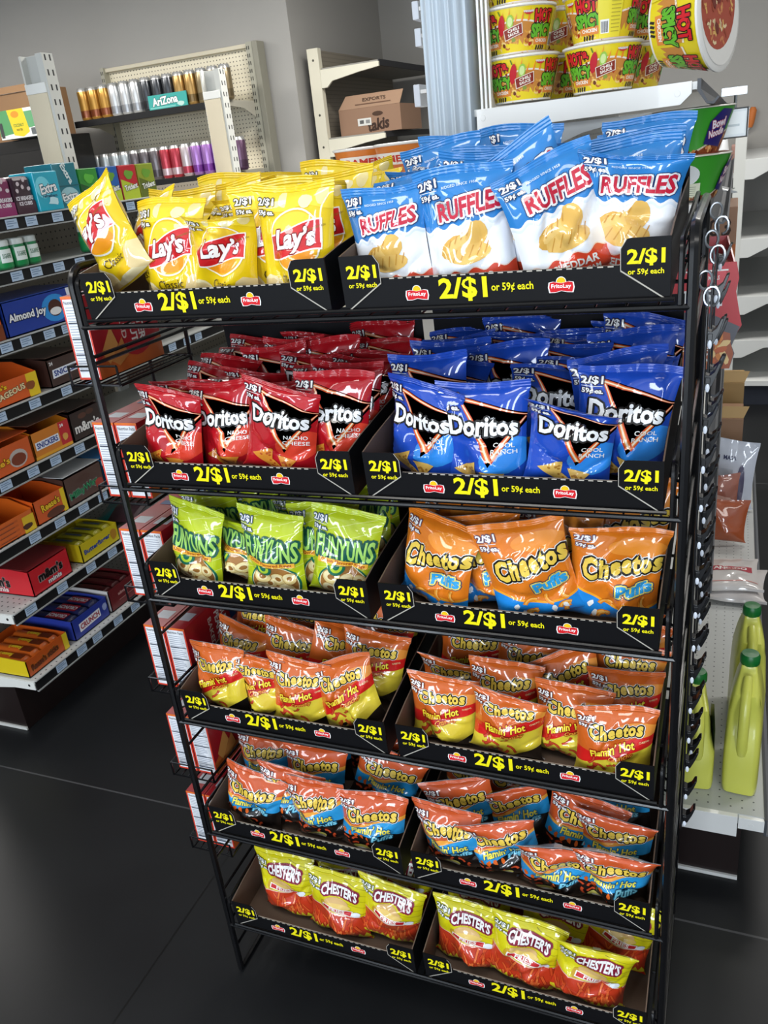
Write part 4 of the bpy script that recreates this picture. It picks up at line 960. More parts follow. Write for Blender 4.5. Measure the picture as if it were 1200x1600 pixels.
def bar(name, label, grp, y, z, xoff, w, l, h, col, art, tilt=0):
    t = tag(None or thing(name, label, 'candy bar', (XF - xoff, y, z), PI / 2, grp), label, 'candy bar', grp)
    m = MB(); n = 8; V = []; F = []
    for j, yy in enumerate([0, .008, .014, l * .5, l - .014, l - .008, l]):
        k = .15 if j in (0, 6) else (.3 if j in (1, 5) else 1)
        for a in range(n): V.append((w / 2 * math.copysign(abs(math.cos(2 * PI * (a + .5) / n)) ** .6, math.cos(2 * PI * (a + .5) / n)), yy, h / 2 + h / 2 * k * math.copysign(abs(math.sin(2 * PI * (a + .5) / n)) ** .6, math.sin(2 * PI * (a + .5) / n))))
    for j in range(6): F += [(j * n + a, j * n + (a + 1) % n, (j + 1) * n + (a + 1) % n, (j + 1) * n + a) for a in range(n)]
    F += [tuple(reversed(range(n))), tuple(6 * n + a for a in range(n))]
    m.add(V, F, lin(col)); A = Art(); art(A, w, l); m.art(A, (0, 0, h + .0004), (1, 0, 0), (0, 1, 0), (0, 0, 1)); m.build('wrapper', WRAP, t)
    return t
def T(A, s, x, y, w, h, c, o=None, rot=0, off=.035, sh=0): A.text(s, x, y, w, h, c, off, sh, rot, None, ((h * .07, o),) if o else ())

# gum and mints on the top shelf
def a_mint(c2):
    def f(A, w, h):
        A.rect(0, 0, w, h * .34, c2); T(A, 'ICE BREAKERS', w / 2, h * .42, w * .86, h * .11, 'e8e4ea'); T(A, 'ICE CUBES', w / 2, h * .28, w * .66, h * .1, 'e8e4ea')
        for i, (x, y) in enumerate([(.3, .8), (.62, .9), (.8, .66), (.2, .62), (.5, .72)]): A.blob(x * w, y * h, w * .08, h * .06, 'cfc2c8', i, 9)
    return f
solid('gum_bottle_pack', 'magenta ice cube gum pack at the near end of the top candy shelf', 'gum', .985, 1.075, ZL[0], .112, .05, '7a1f52', a_mint('8e2a64'), .02, .012)
solid('gum_bottle_pack', 'dark plum ice cube gum pack beside the cyan gum box, top candy shelf', 'gum', 1.08, 1.165, ZL[0], .112, .05, '33182a', a_mint('3f2030'), .02, .012)
def a_cyan(A, w, h):
    A.ell(w * .3, h * .6, w * .3, h * .28, '6fd4e6', 18); T(A, 'Extra', w * .5, h * .58, w * .7, h * .26, 'f2f6f8', '12506a', .12, .03, .1); A.blob(w * .6, h * .24, w * .22, h * .1, 'bfe6ee', 3, 12, .3); T(A, 'refreshers', w * .5, h * .38, w * .6, h * .08, '0f5670')
solid('gum_box', 'bright cyan gum box with a leaf splash on the top candy shelf', 'gum', 1.172, 1.283, ZL[0], .12, .1, '17a9c4', a_cyan, .012)
def a_teal(A, w, h):
    A.ell(w * .5, h * .26, w * .4, h * .2, '9cc8d0', 18); T(A, 'Extra', w * .5, h * .26, w * .7, h * .17, 'f2f4f4', '1a4a5a', .1); T(A, 'Extra', w * .55, h * .76, w * .62, h * .17, 'dfecec', None, -1.1); A.rect(0, h * .48, w, h * .5, '0d5a66')
solid('gum_box', 'dark teal gum carton behind the bright cyan box, top candy shelf', 'gum', 1.288, 1.40, ZL[0], .142, .12, '137686', a_teal, .03)
for i, (y, c, c2, nm) in enumerate([(1.43, '2f8f2f', '1d5a22', 'green'), (1.545, '1f5fae', 'b4c832', 'blue'), (1.655, 'c0202c', 'b4c832', 'red'), (1.765, '8fa028', '5e6a18', 'olive')]):
    def a_tri(A, w, h, c=c, c2=c2):
        A.poly([(0, 0), (w, 0), (w, h * .35), (0, h * .6)], c2); A.blob(w * .5, h * .72, w * .25, h * .14, '6aa030' if c2 != '1d5a22' else '58b43a', 2, 12, .2); T(A, 'Trident', w * .52, h * .36, w * .8, h * .17, 'f2f4ee', '1c2a20', .12)
    solid('gum_pack_carton', f'{nm} gum pack carton standing in the row on the top candy shelf', 'gum', y, y + .1, ZL[0], .12, .07, c, a_tri, .05)
# mint tins on the second shelf
def mint_bottle(y, label, xo=.04, r=.03, h=.085):
    t = thing('mint_bottle', label, 'mints', (XF - xo, y, ZL[1] + .004), PI / 2)
    m = MB(); m.lathe([(0, 0), (r * .9, 0), (r, .006), (r, h * .45), (r * .96, h * .62), (r * .9, h * .8)], 20, cols=['0f6a3a', '0f6a3a', '158a4a', '1c9a55', '177c48'])
    A = Art(); A.rect(-.9, .02, .5, .06, 'dfe8e2'); A.text('SUGARFREE', -.2, .04, 1.0, .014, '14603a', .02)
    q = A.cut(np.linspace(-.9, .5, 12), []); m.artmap(q, lambda V, L: np.stack([(r + .0006 + .0002 * L) * np.sin(V[:, 0]), -(r + .0006 + .0002 * L) * np.cos(V[:, 0]), V[:, 1]], 1)); m.build('bottle_body', GLOSS, t)
    m = MB(); m.lathe([(r * .9, h * .8), (r * .95, h * .82), (r * .93, h), (r * .8, h * 1.03), (0, h * 1.03)], 20, col=lin('d5dcd8')); m.build('lid', GLOSS, t)
mint_bottle(.985, 'green mint bottle nearest the camera on the second candy shelf'); mint_bottle(1.048, 'green mint bottle in the middle of three on the second candy shelf'); mint_bottle(1.115, 'green mint bottle last of three on the second candy shelf', .05); mint_bottle(1.40, 'lone green mint bottle behind the yellow chip bags, second candy shelf', .05)
# third shelf
def a_joy(A, w, h):
    A.ell(w * .62, h * .5, w * .17, h * .42, '2f8fd8', 20); A.ell(w * .62, h * .5, w * .09, h * .26, '4a2618', 16); A.ell(w * .62, h * .4, w * .075, h * .12, 'e8e8e6', 14)
    A.poly([(w * .82, 0), (w * .92, 0), (w * .88, h), (w * .8, h)], 'e6e8ee'); T(A, 'Almond Joy', w * .27, h * .5, w * .46, h * .3, 'eef0f4', '101c4e')
carton('candy_carton', 'navy coconut candy carton on the third candy shelf', 'candy carton', .90, 1.26, ZL[2], .105, .11, .2, '1e3b96', a_joy, '1e3b96', top='25459f')
def a_org(A, w, h): A.rect(w * .5, 0, w, h * .5, '7a3a1a'); T(A, "Reese's", w * .5, h * .7, w * .8, h * .2, 'f0c41c', '6a2a10')
carton('candy_carton', 'orange peanut butter carton at the near end of the third candy shelf', 'candy carton', .78, .885, ZL[2], .095, .1, .2, 'd2581c', a_org)
# fourth shelf
def a_nut(A, w, h): A.rect(w * .82, 0, w, h, 'e6c41c'); T(A, 'NUTRAGEOUS', w * .42, h * .42, w * .72, h * .26, 'f0d8a8', '5a2410', .12); T(A, "Reese's", w * .3, h * .78, w * .4, h * .2, 'f0c41c', '6a2a10'); A.blob(w * .86, h * .5, w * .07, h * .2, '8a4a20', 2, 10)
carton('candy_carton', 'orange nut bar carton with yellow end, fourth candy shelf', 'candy carton', .70, .965, ZL[3], .075, .105, .2, 'd65a1c', a_nut, inner='4a3a30')
def a_snk(A, w, h): A.poly([(w * .08, h * .3), (w * .9, h * .36), (w * .92, h * .66), (w * .1, h * .62)], 'e8ecf4'); T(A, 'SNICKERS', w * .5, h * .485, w * .74, h * .22, '1c3a8c', None, .02); T(A, '24', w * .1, h * .86, w * .1, h * .13, 'e8e8e8')
carton('candy_carton', 'dark brown nougat bar carton on the fourth candy shelf', 'candy carton', 1.02, 1.19, ZL[3], .09, .1, .2, '3f2a24', a_snk, top='4a342c')
# fifth shelf
def a_re1(A, w, h): A.ell(w * .74, h * .42, w * .16, h * .32, 'b9b0aa', 16); A.ell(w * .74, h * .38, w * .13, h * .22, '7a3418', 14); T(A, "Reese's", w * .34, h * .44, w * .5, h * .24, 'f0b41c', '7a2c10', .1)
carton('candy_carton', 'orange peanut butter cup carton on the fifth candy shelf', 'candy carton', .62, .862, ZL[4], .09, .11, .2, 'd0581c', a_re1, top='c6501a')
def a_snp(A, w, h): A.rect(w * .72, 0, w, h, 'c22028'); A.rect(0, 0, w, h * .12, 'd89a24'); A.poly([(w * .06, h * .34), (w * .68, h * .34), (w * .68, h * .64), (w * .06, h * .64)], 'e8ecf4'); T(A, 'SNICKERS', w * .37, h * .49, w * .56, h * .22, '1c3a8c'); T(A, '24', w * .8, h * .86, w * .1, h * .12, 'f0f0f0'); A.blob(w * .84, h * .4, w * .08, h * .14, 'd8a04a', 3, 10)
carton('candy_carton', 'orange and red almond nougat bar carton, fifth candy shelf', 'candy carton', .868, 1.045, ZL[4], .09, .12, .2, 'cf7a1e', a_snp, top='5a3a2c')
def a_mm(A, w, h, c='e8e4e0'): T(A, 'm&m’s', w * .5, h * .42, w * .82, h * .36, c, '1a1010'); A.ell(w * .4, h * .8, w * .14, h * .1, '5a3424', 12); A.ell(w * .66, h * .84, w * .13, h * .1, '4a2a1c', 12)
carton('candy_carton', 'dark brown chocolate candy carton on the fifth candy shelf', 'candy carton', 1.055, 1.21, ZL[4], .098, .11, .2, '2c1b18', a_mm, top='38241e')
# sixth shelf
def a_re2(A, w, h): A.rect(w * .86, 0, w, h, 'e6c41c'); T(A, "Reese's", w * .5, h * .62, w * .6, h * .32, 'f0c41c', '6a2a10', .08); A.ell(w * .6, h * .2, w * .3, h * .18, '5a2c18', 14)
carton('candy_carton', 'orange cup carton with yellow corner, sixth candy shelf', 'candy carton', .80, .945, ZL[5], .082, .1, .2, 'd4581a', a_re2, inner='ddd6cc')
def a_re3(A, w, h):
    for i in range(4): A.rect(w * .05, h * (.1 + .22 * i), w * .6, h * (.2 + .22 * i), 'c2561a'); A.rect(w * .1, h * (.12 + .22 * i), w * .5, h * (.15 + .22 * i), '5a2c18')
    A.rect(w * .7, 0, w, h * .8, 'e2bc20'); A.blob(w * .8, h * .3, w * .14, h * .14, '4a2412', 3, 10)
carton('candy_carton', 'orange and yellow bar carton at the near end of the sixth candy shelf', 'candy carton', .62, .79, ZL[5], .07, .1, .2, 'd4621a', a_re3)
def a_mw(A, w, h): T(A, 'MilkyWay', w * .45, h * .36, w * .76, h * .3, '2f8a5a', 'e8efe8', .1); A.blob(w * .5, h * .76, w * .2, h * .12, '4a2a20', 4, 12); A.blob(w * .86, h * .3, w * .1, h * .2, 'a8362a', 2, 10)
carton('candy_carton', 'brown caramel bar carton with green lettering, sixth candy shelf', 'candy carton', .952, 1.145, ZL[5], .1, .11, .2, '51352c', a_mw, top='d8dada')
carton('candy_carton', 'sky blue candy carton beyond the brown caramel carton, sixth candy shelf', 'candy carton', 1.152, 1.25, ZL[5], .1, .11, .2, '2f86c8', lambda A, w, h: A.rect(0, h * .8, w, h, 'dfe6ea'), top='2f86c8')
# seventh shelf
def a_min(A, w, h): T(A, 'm&m’s', w * .5, h * .58, w * .6, h * .36, '201010', 'e8e0dc'); T(A, 'minis', w * .56, h * .24, w * .34, h * .18, 'e8e4e0', '2a4a9a')
def side_minis(t, d, h):
    n = MB(); A = Art(); T(A, 'm&m’s', d * .35, h * .5, d * .5, h * .4, '201010', 'e8e0dc'); T(A, 'minis', d * .4, h * .2, d * .3, h * .2, 'e8c8c0', '2a4a9a'); n.art(A, (0, d, 0), (0, -1, 0), (0, 0, 1), (-1, 0, 0)); n.build('side_print', GLOSS, t, False)
t = carton('candy_carton', 'red mini chocolate carton with white rim, seventh candy shelf', 'candy carton', .70, .885, ZL[6], .09, .098, .24, 'c8202a', a_min, top='7a2024'); side_minis(t, .24, .09)
def a_bf(A, w, h): T(A, 'Butterfinger', w * .42, h * .5, w * .7, h * .34, '1c3f96', None, .04); A.blob(w * .86, h * .5, w * .09, h * .3, 'b8822a', 3, 10)
carton('candy_carton', 'yellow crispy bar carton on the seventh candy shelf', 'candy carton', .945, 1.15, ZL[6], .07, .075, .2, 'cdb81e', a_bf)
for i in range(4):
    bar('candy_bar', f'yellow crispy bar, {NTH[i]} from the near end in the yellow carton', 'yellow bars in the yellow carton', .972 + i * .05, ZL[6] + .046, .03, .04, .15, .028, 'b9b024', lambda A, w, l: (A.rect(-w * .3, l * .2, w * .3, l * .8, '8f8c1c'), A.stroke([(0, l * .25), (0, l * .75)], w * .2, '2c4a8c')))
t = thing('candy_pouch', 'teal candy pouch lying behind the yellow crispy bar carton', 'pouch', (-1.17, 1.36, ZL[6] + .022)); t.rotation_euler = (-PI / 2 + .06, 0, PI / 2 + .3)
Ug, Vg = np.meshgrid(np.linspace(-.5, .5, 17), np.linspace(0, VT, 15)); m = MB(); pf = bag_fn(6, .24, .16, .05)
for sd in (-1, 1): m.add(pf(Ug, Vg, sd).reshape(-1, 3), quads(16, 14, sd > 0), [lin('1c98a0') if k // 16 > 8 else lin('5a3a44') for k in range(16 * 14)])
m.build('pouch_body', FILM, t)
# bottom deck
def a_rs(A, w, h): T(A, "Reese's sticks", w * .42, h * .5, w * .66, h * .4, '6a2c10', 'e0a040', .06); A.rect(w * .88, 0, w, h, 'd8bc24')
t = carton('candy_carton', 'orange wafer bar carton with yellow end on the bottom candy deck', 'candy carton', .60, .795, ZL[7], .062, .066, .24, 'bd5218', a_rs, 'd8be1c', setback=.03)
for i in range(4): bar('candy_bar', f'orange wafer bar, {NTH[i]} from the near end in the bottom orange carton', 'orange bars in the bottom carton', .628 + i * .044, ZL[7] + .036, .05, .038, .19, .028, 'c25a1a', lambda A, w, l: (A.rect(-w * .36, l * .08, w * .36, l * .34, '6a2c12'), A.text("Reese's", 0, l * .5, l * .3, w * .5, 'e8c428', .04, 0, PI / 2)))
def a_cr(A, w, h): A.poly([(w * .16, h * .24), (w * .76, h * .3), (w * .76, h * .72), (w * .16, h * .66)], 'e6e6ea'); T(A, 'CRUNCH', w * .46, h * .48, w * .54, h * .28, 'a01c2c', None, .03); A.blob(w * .9, h * .6, w * .06, h * .2, '9aa6d0', 2, 9)
t = carton('candy_carton', 'deep blue crisp bar carton on the bottom candy deck', 'candy carton', .83, 1.02, ZL[7], .078, .082, .24, '2a3a94', a_cr, setback=.03)
for i in range(3): bar('candy_bar', f'navy crisp bar, {NTH[i]} from the near end in the deep blue carton', 'navy bars in the deep blue carton', .866 + i * .058, ZL[7] + .05, .05, .05, .19, .028, '262c5c', lambda A, w, l: (A.rect(-w * .4, l * .16, w * .4, l * .62, 'b02a3a'), A.text('CRUNCH', 0, l * .4, l * .44, w * .42, 'e6e6ea', .04, 0, PI / 2)))
def a_dr(A, w, h): T(A, 'almond', w * .55, h * .6, w * .5, h * .14, 'c89a94'); A.rect(w * .3, h * .3, w * .9, h * .33, 'a8766e')
t = carton('candy_carton', 'dark red chocolate bar carton with white edge on the bottom candy deck', 'candy carton', 1.035, 1.20, ZL[7], .088, .092, .24, '6a1e22', a_dr, 'dcd8d4', setback=.03)
for i in range(3): bar('candy_bar', f'maroon chocolate bar, {NTH[i]} from the near end in the dark red carton', 'maroon bars in the dark red carton', 1.065 + i * .05, ZL[7] + .06, .05, .044, .19, .028, '5a1c20', lambda A, w, l: A.rect(-w * .3, l * .2, w * .3, l * .7, '7c3030'))

# ------------------------------------------------------------------ black cabinet with cartons, beyond the gondola
cab = thing('black_cabinet', 'black display cabinet behind the left gondola post', 'cabinet', (-3.55, 3.9, 0))
m = MB(); m.box((-.55, -.2, .001), (.42, .08, 2.055), lin('0e0e10')); m.build('cabinet_body', plain('black_laminate', '0e0e11', .3), cab, False, .006)
m = MB(); m.box((-.52, -.212, .12), (.39, -.2, 1.98), lin('141418')); m.build('cabinet_door', plain('dark_glass', '0a0b0e', .08, 0, .6), cab, False, .003)
m = MB(); m.box((-.5, -.235, .9), (-.48, -.212, 1.3), lin('98a4b0')); m.build('handle', STEEL, cab, False, .003)
t = thing('coconut_carton', 'white, green and yellow drink carton on top of the black cabinet', 'carton', (-3.62, 3.62, 2.06))
m = MB(); m.box((.06, 0, 0), (.40, .2, .17), lin('c9cbc6')); m.build('carton_body', CARD, t, False, .002)
m = MB(); A = Art(); A.rect(-.2, 0, .3, .17, 'd4d8d4'); A.poly([(-.2, .17), (-.04, .17), (-.02, .03), (-.2, .02)], '4f8a5a'); A.poly([(.3, .17), (.14, .17), (.17, .03), (.3, .02)], 'd8dcd8'); A.poly([(.12, .15), (.3, .15), (.3, .06), (.15, .05)], '5c9468')
A.poly([(-.06, .17), (.14, .17), (.17, .03), (.08, .005), (-.03, .02)], 'd8b82c'); A.ell(.03, .14, .05, .02, 'e0862c', 14); T(A, 'COCONUT', .05, .075, .13, .02, '3f7a34'); T(A, 'WATER', .05, .048, .08, .014, '4a5a1a'); A.rect(.19, .01, .26, .05, '5a5e60'); A.rect(-.19, .01, -.15, .1, '3a3c3e')
B = Art(); B.put(A, .196, 0, .68, 0, 1.0); m.art(B, (0, -.001, 0), (1, 0, 0), (0, 0, 1), (0, -1, 0)); m.build('carton_print', CARD, t, False)
t = thing('brown_carton', 'open brown cardboard carton behind the coconut drink carton', 'carton', (-3.5, 3.835, 2.06))
m = MB(); m.box((-.36, 0, 0), (.26, .14, .29), lin('8a6a4c')); m.build('carton_body', CARD, t, False, .002)
m = MB(); m.prism([(-.36, .29), (.26, .29), (.2, .33), (-.3, .33)], .003, (0, -.01, 0), col=lin('997655')); m.build('flap', CARD, t, False)
# ------------------------------------------------------------------ canned-drink shelving on the back wall
gb = thing('wall_shelving', 'cream pegboard wall shelving stacked with canned drinks', 'shop shelving', (-2.64, 4.3, 0))
OX, OY = 2.64, -4.3
m = MB(); m.box((-.60, .16, .1), (.58, .185, 2.46), lin('d8d0b8')); m.build('back_panel', PEG_XZ, gb, False)
m = MB(); m.box((-.62, .12, 2.45), (.6, .19, 2.475), lin('d4ccb6')); m.build('top_rail', CARD, gb, False, .003)
for x in (-.625, .575):
    m = MB(); m.box((x, .1, 0), (x + .05 if x > 0 else x + .03, .185, 2.48), lin('a9a798'))
    z = 1.4
    while z < 2.45:
        for k in (0, .014): m.box((x + .004 + k, .0985, z), (x + .010 + k, .1, z + .022), lin('3a3934'))
        z += .045
    m.build('upright', CARD, gb, False, .002)
    if x > 0:
        m = MB(); m.box((x + .05, .09, 0), (x + .09, .19, 2.48), lin('8f8d80')); m.build('end_cover', CARD, gb, False, .004)
for z in (2.135, 1.715, 1.25, .8):
    m = MB(); m.box((-.61, -.27, z - .012), (.575, .16, z), lin('b9b4a6')); sh = m.build('shelf_deck', CARD, gb, False)
    m = MB(); m.box((-.63, -.285, z - .038), (.59, -.27, z + .002), lin('141416')); m.build('price_channel', CARD, sh, False, .002)
    m = MB()
    for x in (-.612, .572): m.prism([(.16, -.10), (.16, -.008), (-.27, -.008), (-.27, -.03), (-.05, -.045), (.1, -.10)], .004, (x, 0, z), (0, 1, 0), (0, 0, 1), (1, 0, 0), lin('b4b0a2'))
    m.build('bracket', CARD, sh, False)
def can(label, x, z, c, c2, grp, y=4.09, r=.0408, h=.21):
    t = thing('drink_can', label, 'can', (x, y, z), 0, grp)
    m = MB(); m.lathe([(0, 0), (r * .75, 0), (r * .98, .012), (r, .02), (r, h * .3), (r, h * .55), (r, h * .86), (r * .82, h * .95)], 18, cols=['9a9a9a', c, c, c2, c, c, 'b4b4b2']); m.build('can_body', CAN, t)
    m = MB(); m.lathe([(r * .82, h * .95), (r * .84, h * .965), (r * .8, h * .965), (r * .76, h * .95), (0, h * .95)], 18, col=lin('b9babb')); m.build('can_lid', CAN, t)
TOPC = [('b98a3c', '8a4a2a', 'gold')] * 3 + [('c4c6c8', '9a9ca0', 'silver')] * 3 + [('3c3f44', '24262a', 'black')] * 3 + [('a8844a', '6a5228', 'bronze')] * 2 + [('8a7a5a', '6a5c42', 'tan')] * 3
cnt = {}
for i, (c, c2, nm) in enumerate(TOPC):
    k = cnt[nm] = cnt.get(nm, 0) + 1; n = sum(1 for q in TOPC if q[2] == nm)
    can(f'{nm} drink can, {NTH[k - 1]} from left of the {nm} ones, top wall shelf', -3.205 + i * .0872, 2.1355, c, c2, 'cans on the top wall shelf')
LOWC = [('b4bcc0', '8e989c', 'pale silver')] * 4 + [('6a6468', '4a4448', 'smoky grey')] * 3 + [('b23a48', 'c9b0b4', 'red')] * 2 + [('c4b8bc', 'b03a4c', 'pink-white')] * 1 + [('a87ac0', '7a3a96', 'violet')] * 3 + [('6a4c66', '52384e', 'plum')] * 2
cnt = {}
for i, (c, c2, nm) in enumerate(LOWC):
    k = cnt[nm] = cnt.get(nm, 0) + 1
    can(f'{nm} drink can, {NTH[k - 1]} from left of the {nm} ones, lower wall shelf', -3.215 + i * .0835, 1.7155, c, c2, 'cans on the lower wall shelf')
t = thing('tea_carton', 'low teal tea carton in front of the cans on the top wall shelf', 'carton', (-2.5, 4.036, 2.1355))
m = MB(); m.box((-.15, 0, 0), (.15, .008, .088), lin('3aa39c')); A = Art(); T(A, 'AriZona', -.02, .05, .2, .05, 'eef4f2', '1d6a66', .05); A.blob(.1, .02, .03, .014, 'b8d8d0', 3, 9); A.rect(-.14, .008, .06, .016, '7ac4bc')
m.art(A, (0, 0, 0), (1, 0, 0), (0, 0, 1), (0, -1, 0)); m.build('carton_front', CARD, t, False); t.rotation_euler = (-.05, 0, 0)

# ------------------------------------------------------------------ cream shelving in the recess with a snack carton
gt = thing('recess_shelving', 'cream metal shelving in the grey recess holding one carton', 'shop shelving', (-1.65, 4.57, 0))
m = MB(); m.box((-.06, 0, 0), (.02, .05, 2.40), lin('d8d3c0'))
for z in (2.33, 2.0, 1.8): m.prism([(-.02 + .008 * math.cos(q), z + .008 * math.sin(q)) for q in np.linspace(0, 2 * PI, 9)[:-1]], .001, (0, 0, 0), col=lin('4a483e'))
m.build('upright', CARD, gt, False, .002)
m = MB(); m.box((-.05, .05, .1), (-.03, 1.5, 2.40), lin('a8a488')); m.build('back_panel', PEG_YZ, gt, False)
for z in (2.28, 1.854, 1.4):
    m = MB(); m.box((-.03, .02, z - .015), (.43, 1.5, z), lin('8e8c86')); sh = m.build('shelf_deck', CARD, gt, False)
    m = MB(); m.prism([(.02, -.12), (.02, -.01), (.44, -.01), (.44, -.04), (.3, -.055), (.1, -.085), (.06, -.12)], .02, (0, .02, z), col=lin('dcd8c6')); m.build('bracket', CARD, sh, False, .002)
    m = MB(); m.box((.43, .02, z - .035), (.44, 1.5, z + .002), lin('26262a')); m.build('price_channel', CARD, sh, False)
t = thing('snack_carton', 'brown cardboard snack carton with open flap on the recess shelf', 'carton', (-1.36, 4.70, 1.8570))
m = MB(); m.box((-.225, 0, 0), (.225, .42, .16), lin('94745e')); A = Art(); T(A, 'takis', .06, .05, .16, .075, '3a261c', None, .1, .04, .2); A.ell(.06, .115, .04, .015, '4a3426', 12); A.rect(-.09, .05, .01, .095, 'd6d6d2'); A.rect(-.075, .062, -.045, .084, '5a5a5a'); A.rect(-.03, .062, 0, .084, '8a8a8a')
m.art(A, (0, -.001, 0), (1, 0, 0), (0, 0, 1), (0, -1, 0)); m.build('carton_body', CARD, t, False, .002)
m = MB(); m.prism([(-.225, 0), (.225, 0), (.25, .085), (-.17, .085)], .004, (0, .004, .16), (1, 0, 0), (0, .25, .97), (0, -.97, .25), lin('a3836a')); A = Art(); T(A, 'EXPORTS', .04, .05, .17, .022, '4a3426', None, 0, .02); A.rect(-.1, .02, .16, .026, '6a4c3a')
m.art(A, (0, 0, .16), (1, 0, 0), (0, .25, .97), (0, -.97, .25), .003); m.build('flap', CARD, t, False)
# ------------------------------------------------------------------ white gondola behind the chip rack
gr = thing('noodle_gondola', 'white shop gondola with fluted end post behind the chip rack', 'shop shelving', (.46, 1.8, 0))
OX, OY = -.46, -1.8
def P2(pts): return [(a + OX, c) for a, c in pts]
def ybox(m, a, b, col): return m.box((a[0] + OX, a[1] + OY, a[2]), (b[0] + OX, b[1] + OY, b[2]), lin(col) if isinstance(col, str) else col)
m = MB(); n = 40; prof = []
for i in range(n + 1):
    u = i / n; x = .419 + .088 * u; prof.append((x + OX, .595 + OY - .022 * math.sin(PI * u) ** .5 - .0028 * math.cos(2 * PI * 6 * u)))
prof += [(.507 + OX, .67 + OY), (.419 + OX, .67 + OY)]
m.prism(prof, 2.75, (0, 0, .02), (1, 0, 0), (0, 1, 0), (0, 0, 1), lin('ececec')); m.build('fluted_post', POSTW, gr, True)
m = MB(); ybox(m, (.44, .67, .1), (.48, 3.1, 2.7), 'd9dad8'); m.build('back_panel', PEG_W, gr, False)
m = MB()
for x in (.520, .528, .536): ybox(m, (x, .605, .2), (x + .004, .62, 2.7), 'd4d5d4')
m.build('slotted_strip', WHITE, gr, False)
def rshelf(z, xf, near=.60, y1=3.05):
    m = MB(); ybox(m, (.48, near + .004, z - .012), (xf - .004, y1, z), 'd2d3d0'); sh = m.build('shelf_deck', WHITE, gr, False)
    m = MB(); m.prism(P2([(.515, -.075), (.515, -.002), (xf - .012, .001), (xf - .012, -.018), (xf - .03, -.034), (.60, -.038), (.56, -.075)]), .012, (0, near + OY, z), col=lin('e9e9e6'))
    for x in (.527, xf - .035): m.prism([(x + OX + .0052 * math.cos(q), -.016 + .0052 * math.sin(q)) for q in np.linspace(0, 2 * PI, 11)[:-1]], .0008, (0, near + OY - .012, z), col=lin('2a2a2c'))
    m.build('bracket', WHITE, sh, False, .0015)
    m = MB(); m.prism(P2([(.53, -.04), (xf - .08, -.04), (.70, -.06), (.58, -.10), (.53, -.10)]), .01, (0, near + .06 + OY, z), col=lin('dcdcd8')); m.build('inner_bracket', WHITE, sh, False)
    m = MB(); pr = [(xf - .004, .004), (xf + .002, .004), (xf + .002, -.012), (xf + .014, -.032), (xf + .022, -.034), (xf + .03, -.026), (xf + .033, -.028), (xf + .024, -.038), (xf + .012, -.036), (xf - .004, -.014)]
    m.prism(P2(pr), -(y1 - near), (0, near + OY, z), col=lin('5a5c60')); m.build('price_channel', CARD, sh, False)
    return sh
rshelf(1.772, .905); rshelf(1.570, .93, .64); rshelf(1.248, .935, .62); rshelf(.80, .94, .62)
# base deck
m = MB(); ybox(m, (.48, .585, .17), (1.118, 3.1, .2), 'c4c5c2'); dk = m.build('base_deck', mat_peg('deck_perforated', 'bfc1bf', '55585a', .0254, 'xy', .0022), gr, False)
m = MB(); ybox(m, (.55, .572, .14), (1.06, .585, .2), 'e4e6e6'); ybox(m, (1.062, .574, .165), (1.118, .585, .198), 'd9dbda'); m.prism([(1.09 + OX + .006 * math.cos(q), .18 + .006 * math.sin(q)) for q in np.linspace(0, 2 * PI, 11)[:-1]], .001, (0, .574 + OY, 0), col=lin('1c1c1e')); m.build('end_lip', WHITE, dk, False, .0015)
m = MB(); ybox(m, (1.118, .575, .155), (1.124, 3.1, .203), '46484c'); ybox(m, (1.124, .575, .155), (1.136, 3.1, .16), '6a6c70'); m.build('price_channel', CARD, dk, False)
m = MB(); ybox(m, (-.10, .58, 0), (1.07, 3.08, .168), '1d1413'); m.build('kick_plate', DARK, gr, False)
m = MB(); ybox(m, (-.10, .574, 0), (1.07, .58, .01), 'c9c9c6'); m.build('kick_trim', CARD, gr, False)
# aisle side facing the candy gondola
m = MB(); ybox(m, (-.18, .6, .17), (.44, 3.1, .2), 'c4c5c2'); m.build('base_deck', SHELFW, gr, False)
for z, x in ((1.655, -.02), (1.3, -.02)):
    m = MB(); ybox(m, (x, .66, z - .014), (.44, 3.05, z), 'd2d3d0'); sh = m.build('shelf_deck', WHITE, gr, False)
    m = MB(); ybox(m, (x - .006, .66, z - .036), (x, 3.05, z + .002), '1a1a1c'); m.build('price_channel', CARD, sh, False)
for k, (z, yy) in enumerate([(1.845, 1.02), (1.965, 1.06), (2.02, 1.055), (2.08, 1.06)]):
    m = MB(); ybox(m, (.262, yy, z - .008), (.44, 3.0, z), 'd6d7d6'); sh = m.build('shelf_deck', WHITE, gr, False)
    m = MB(); h = .026 if k else .036; ybox(m, (.246, yy - .004, z - h), (.262, yy + .05, z + .012), 'dfe6f0'); m.build('price_tag', CARD, sh, False, .002)

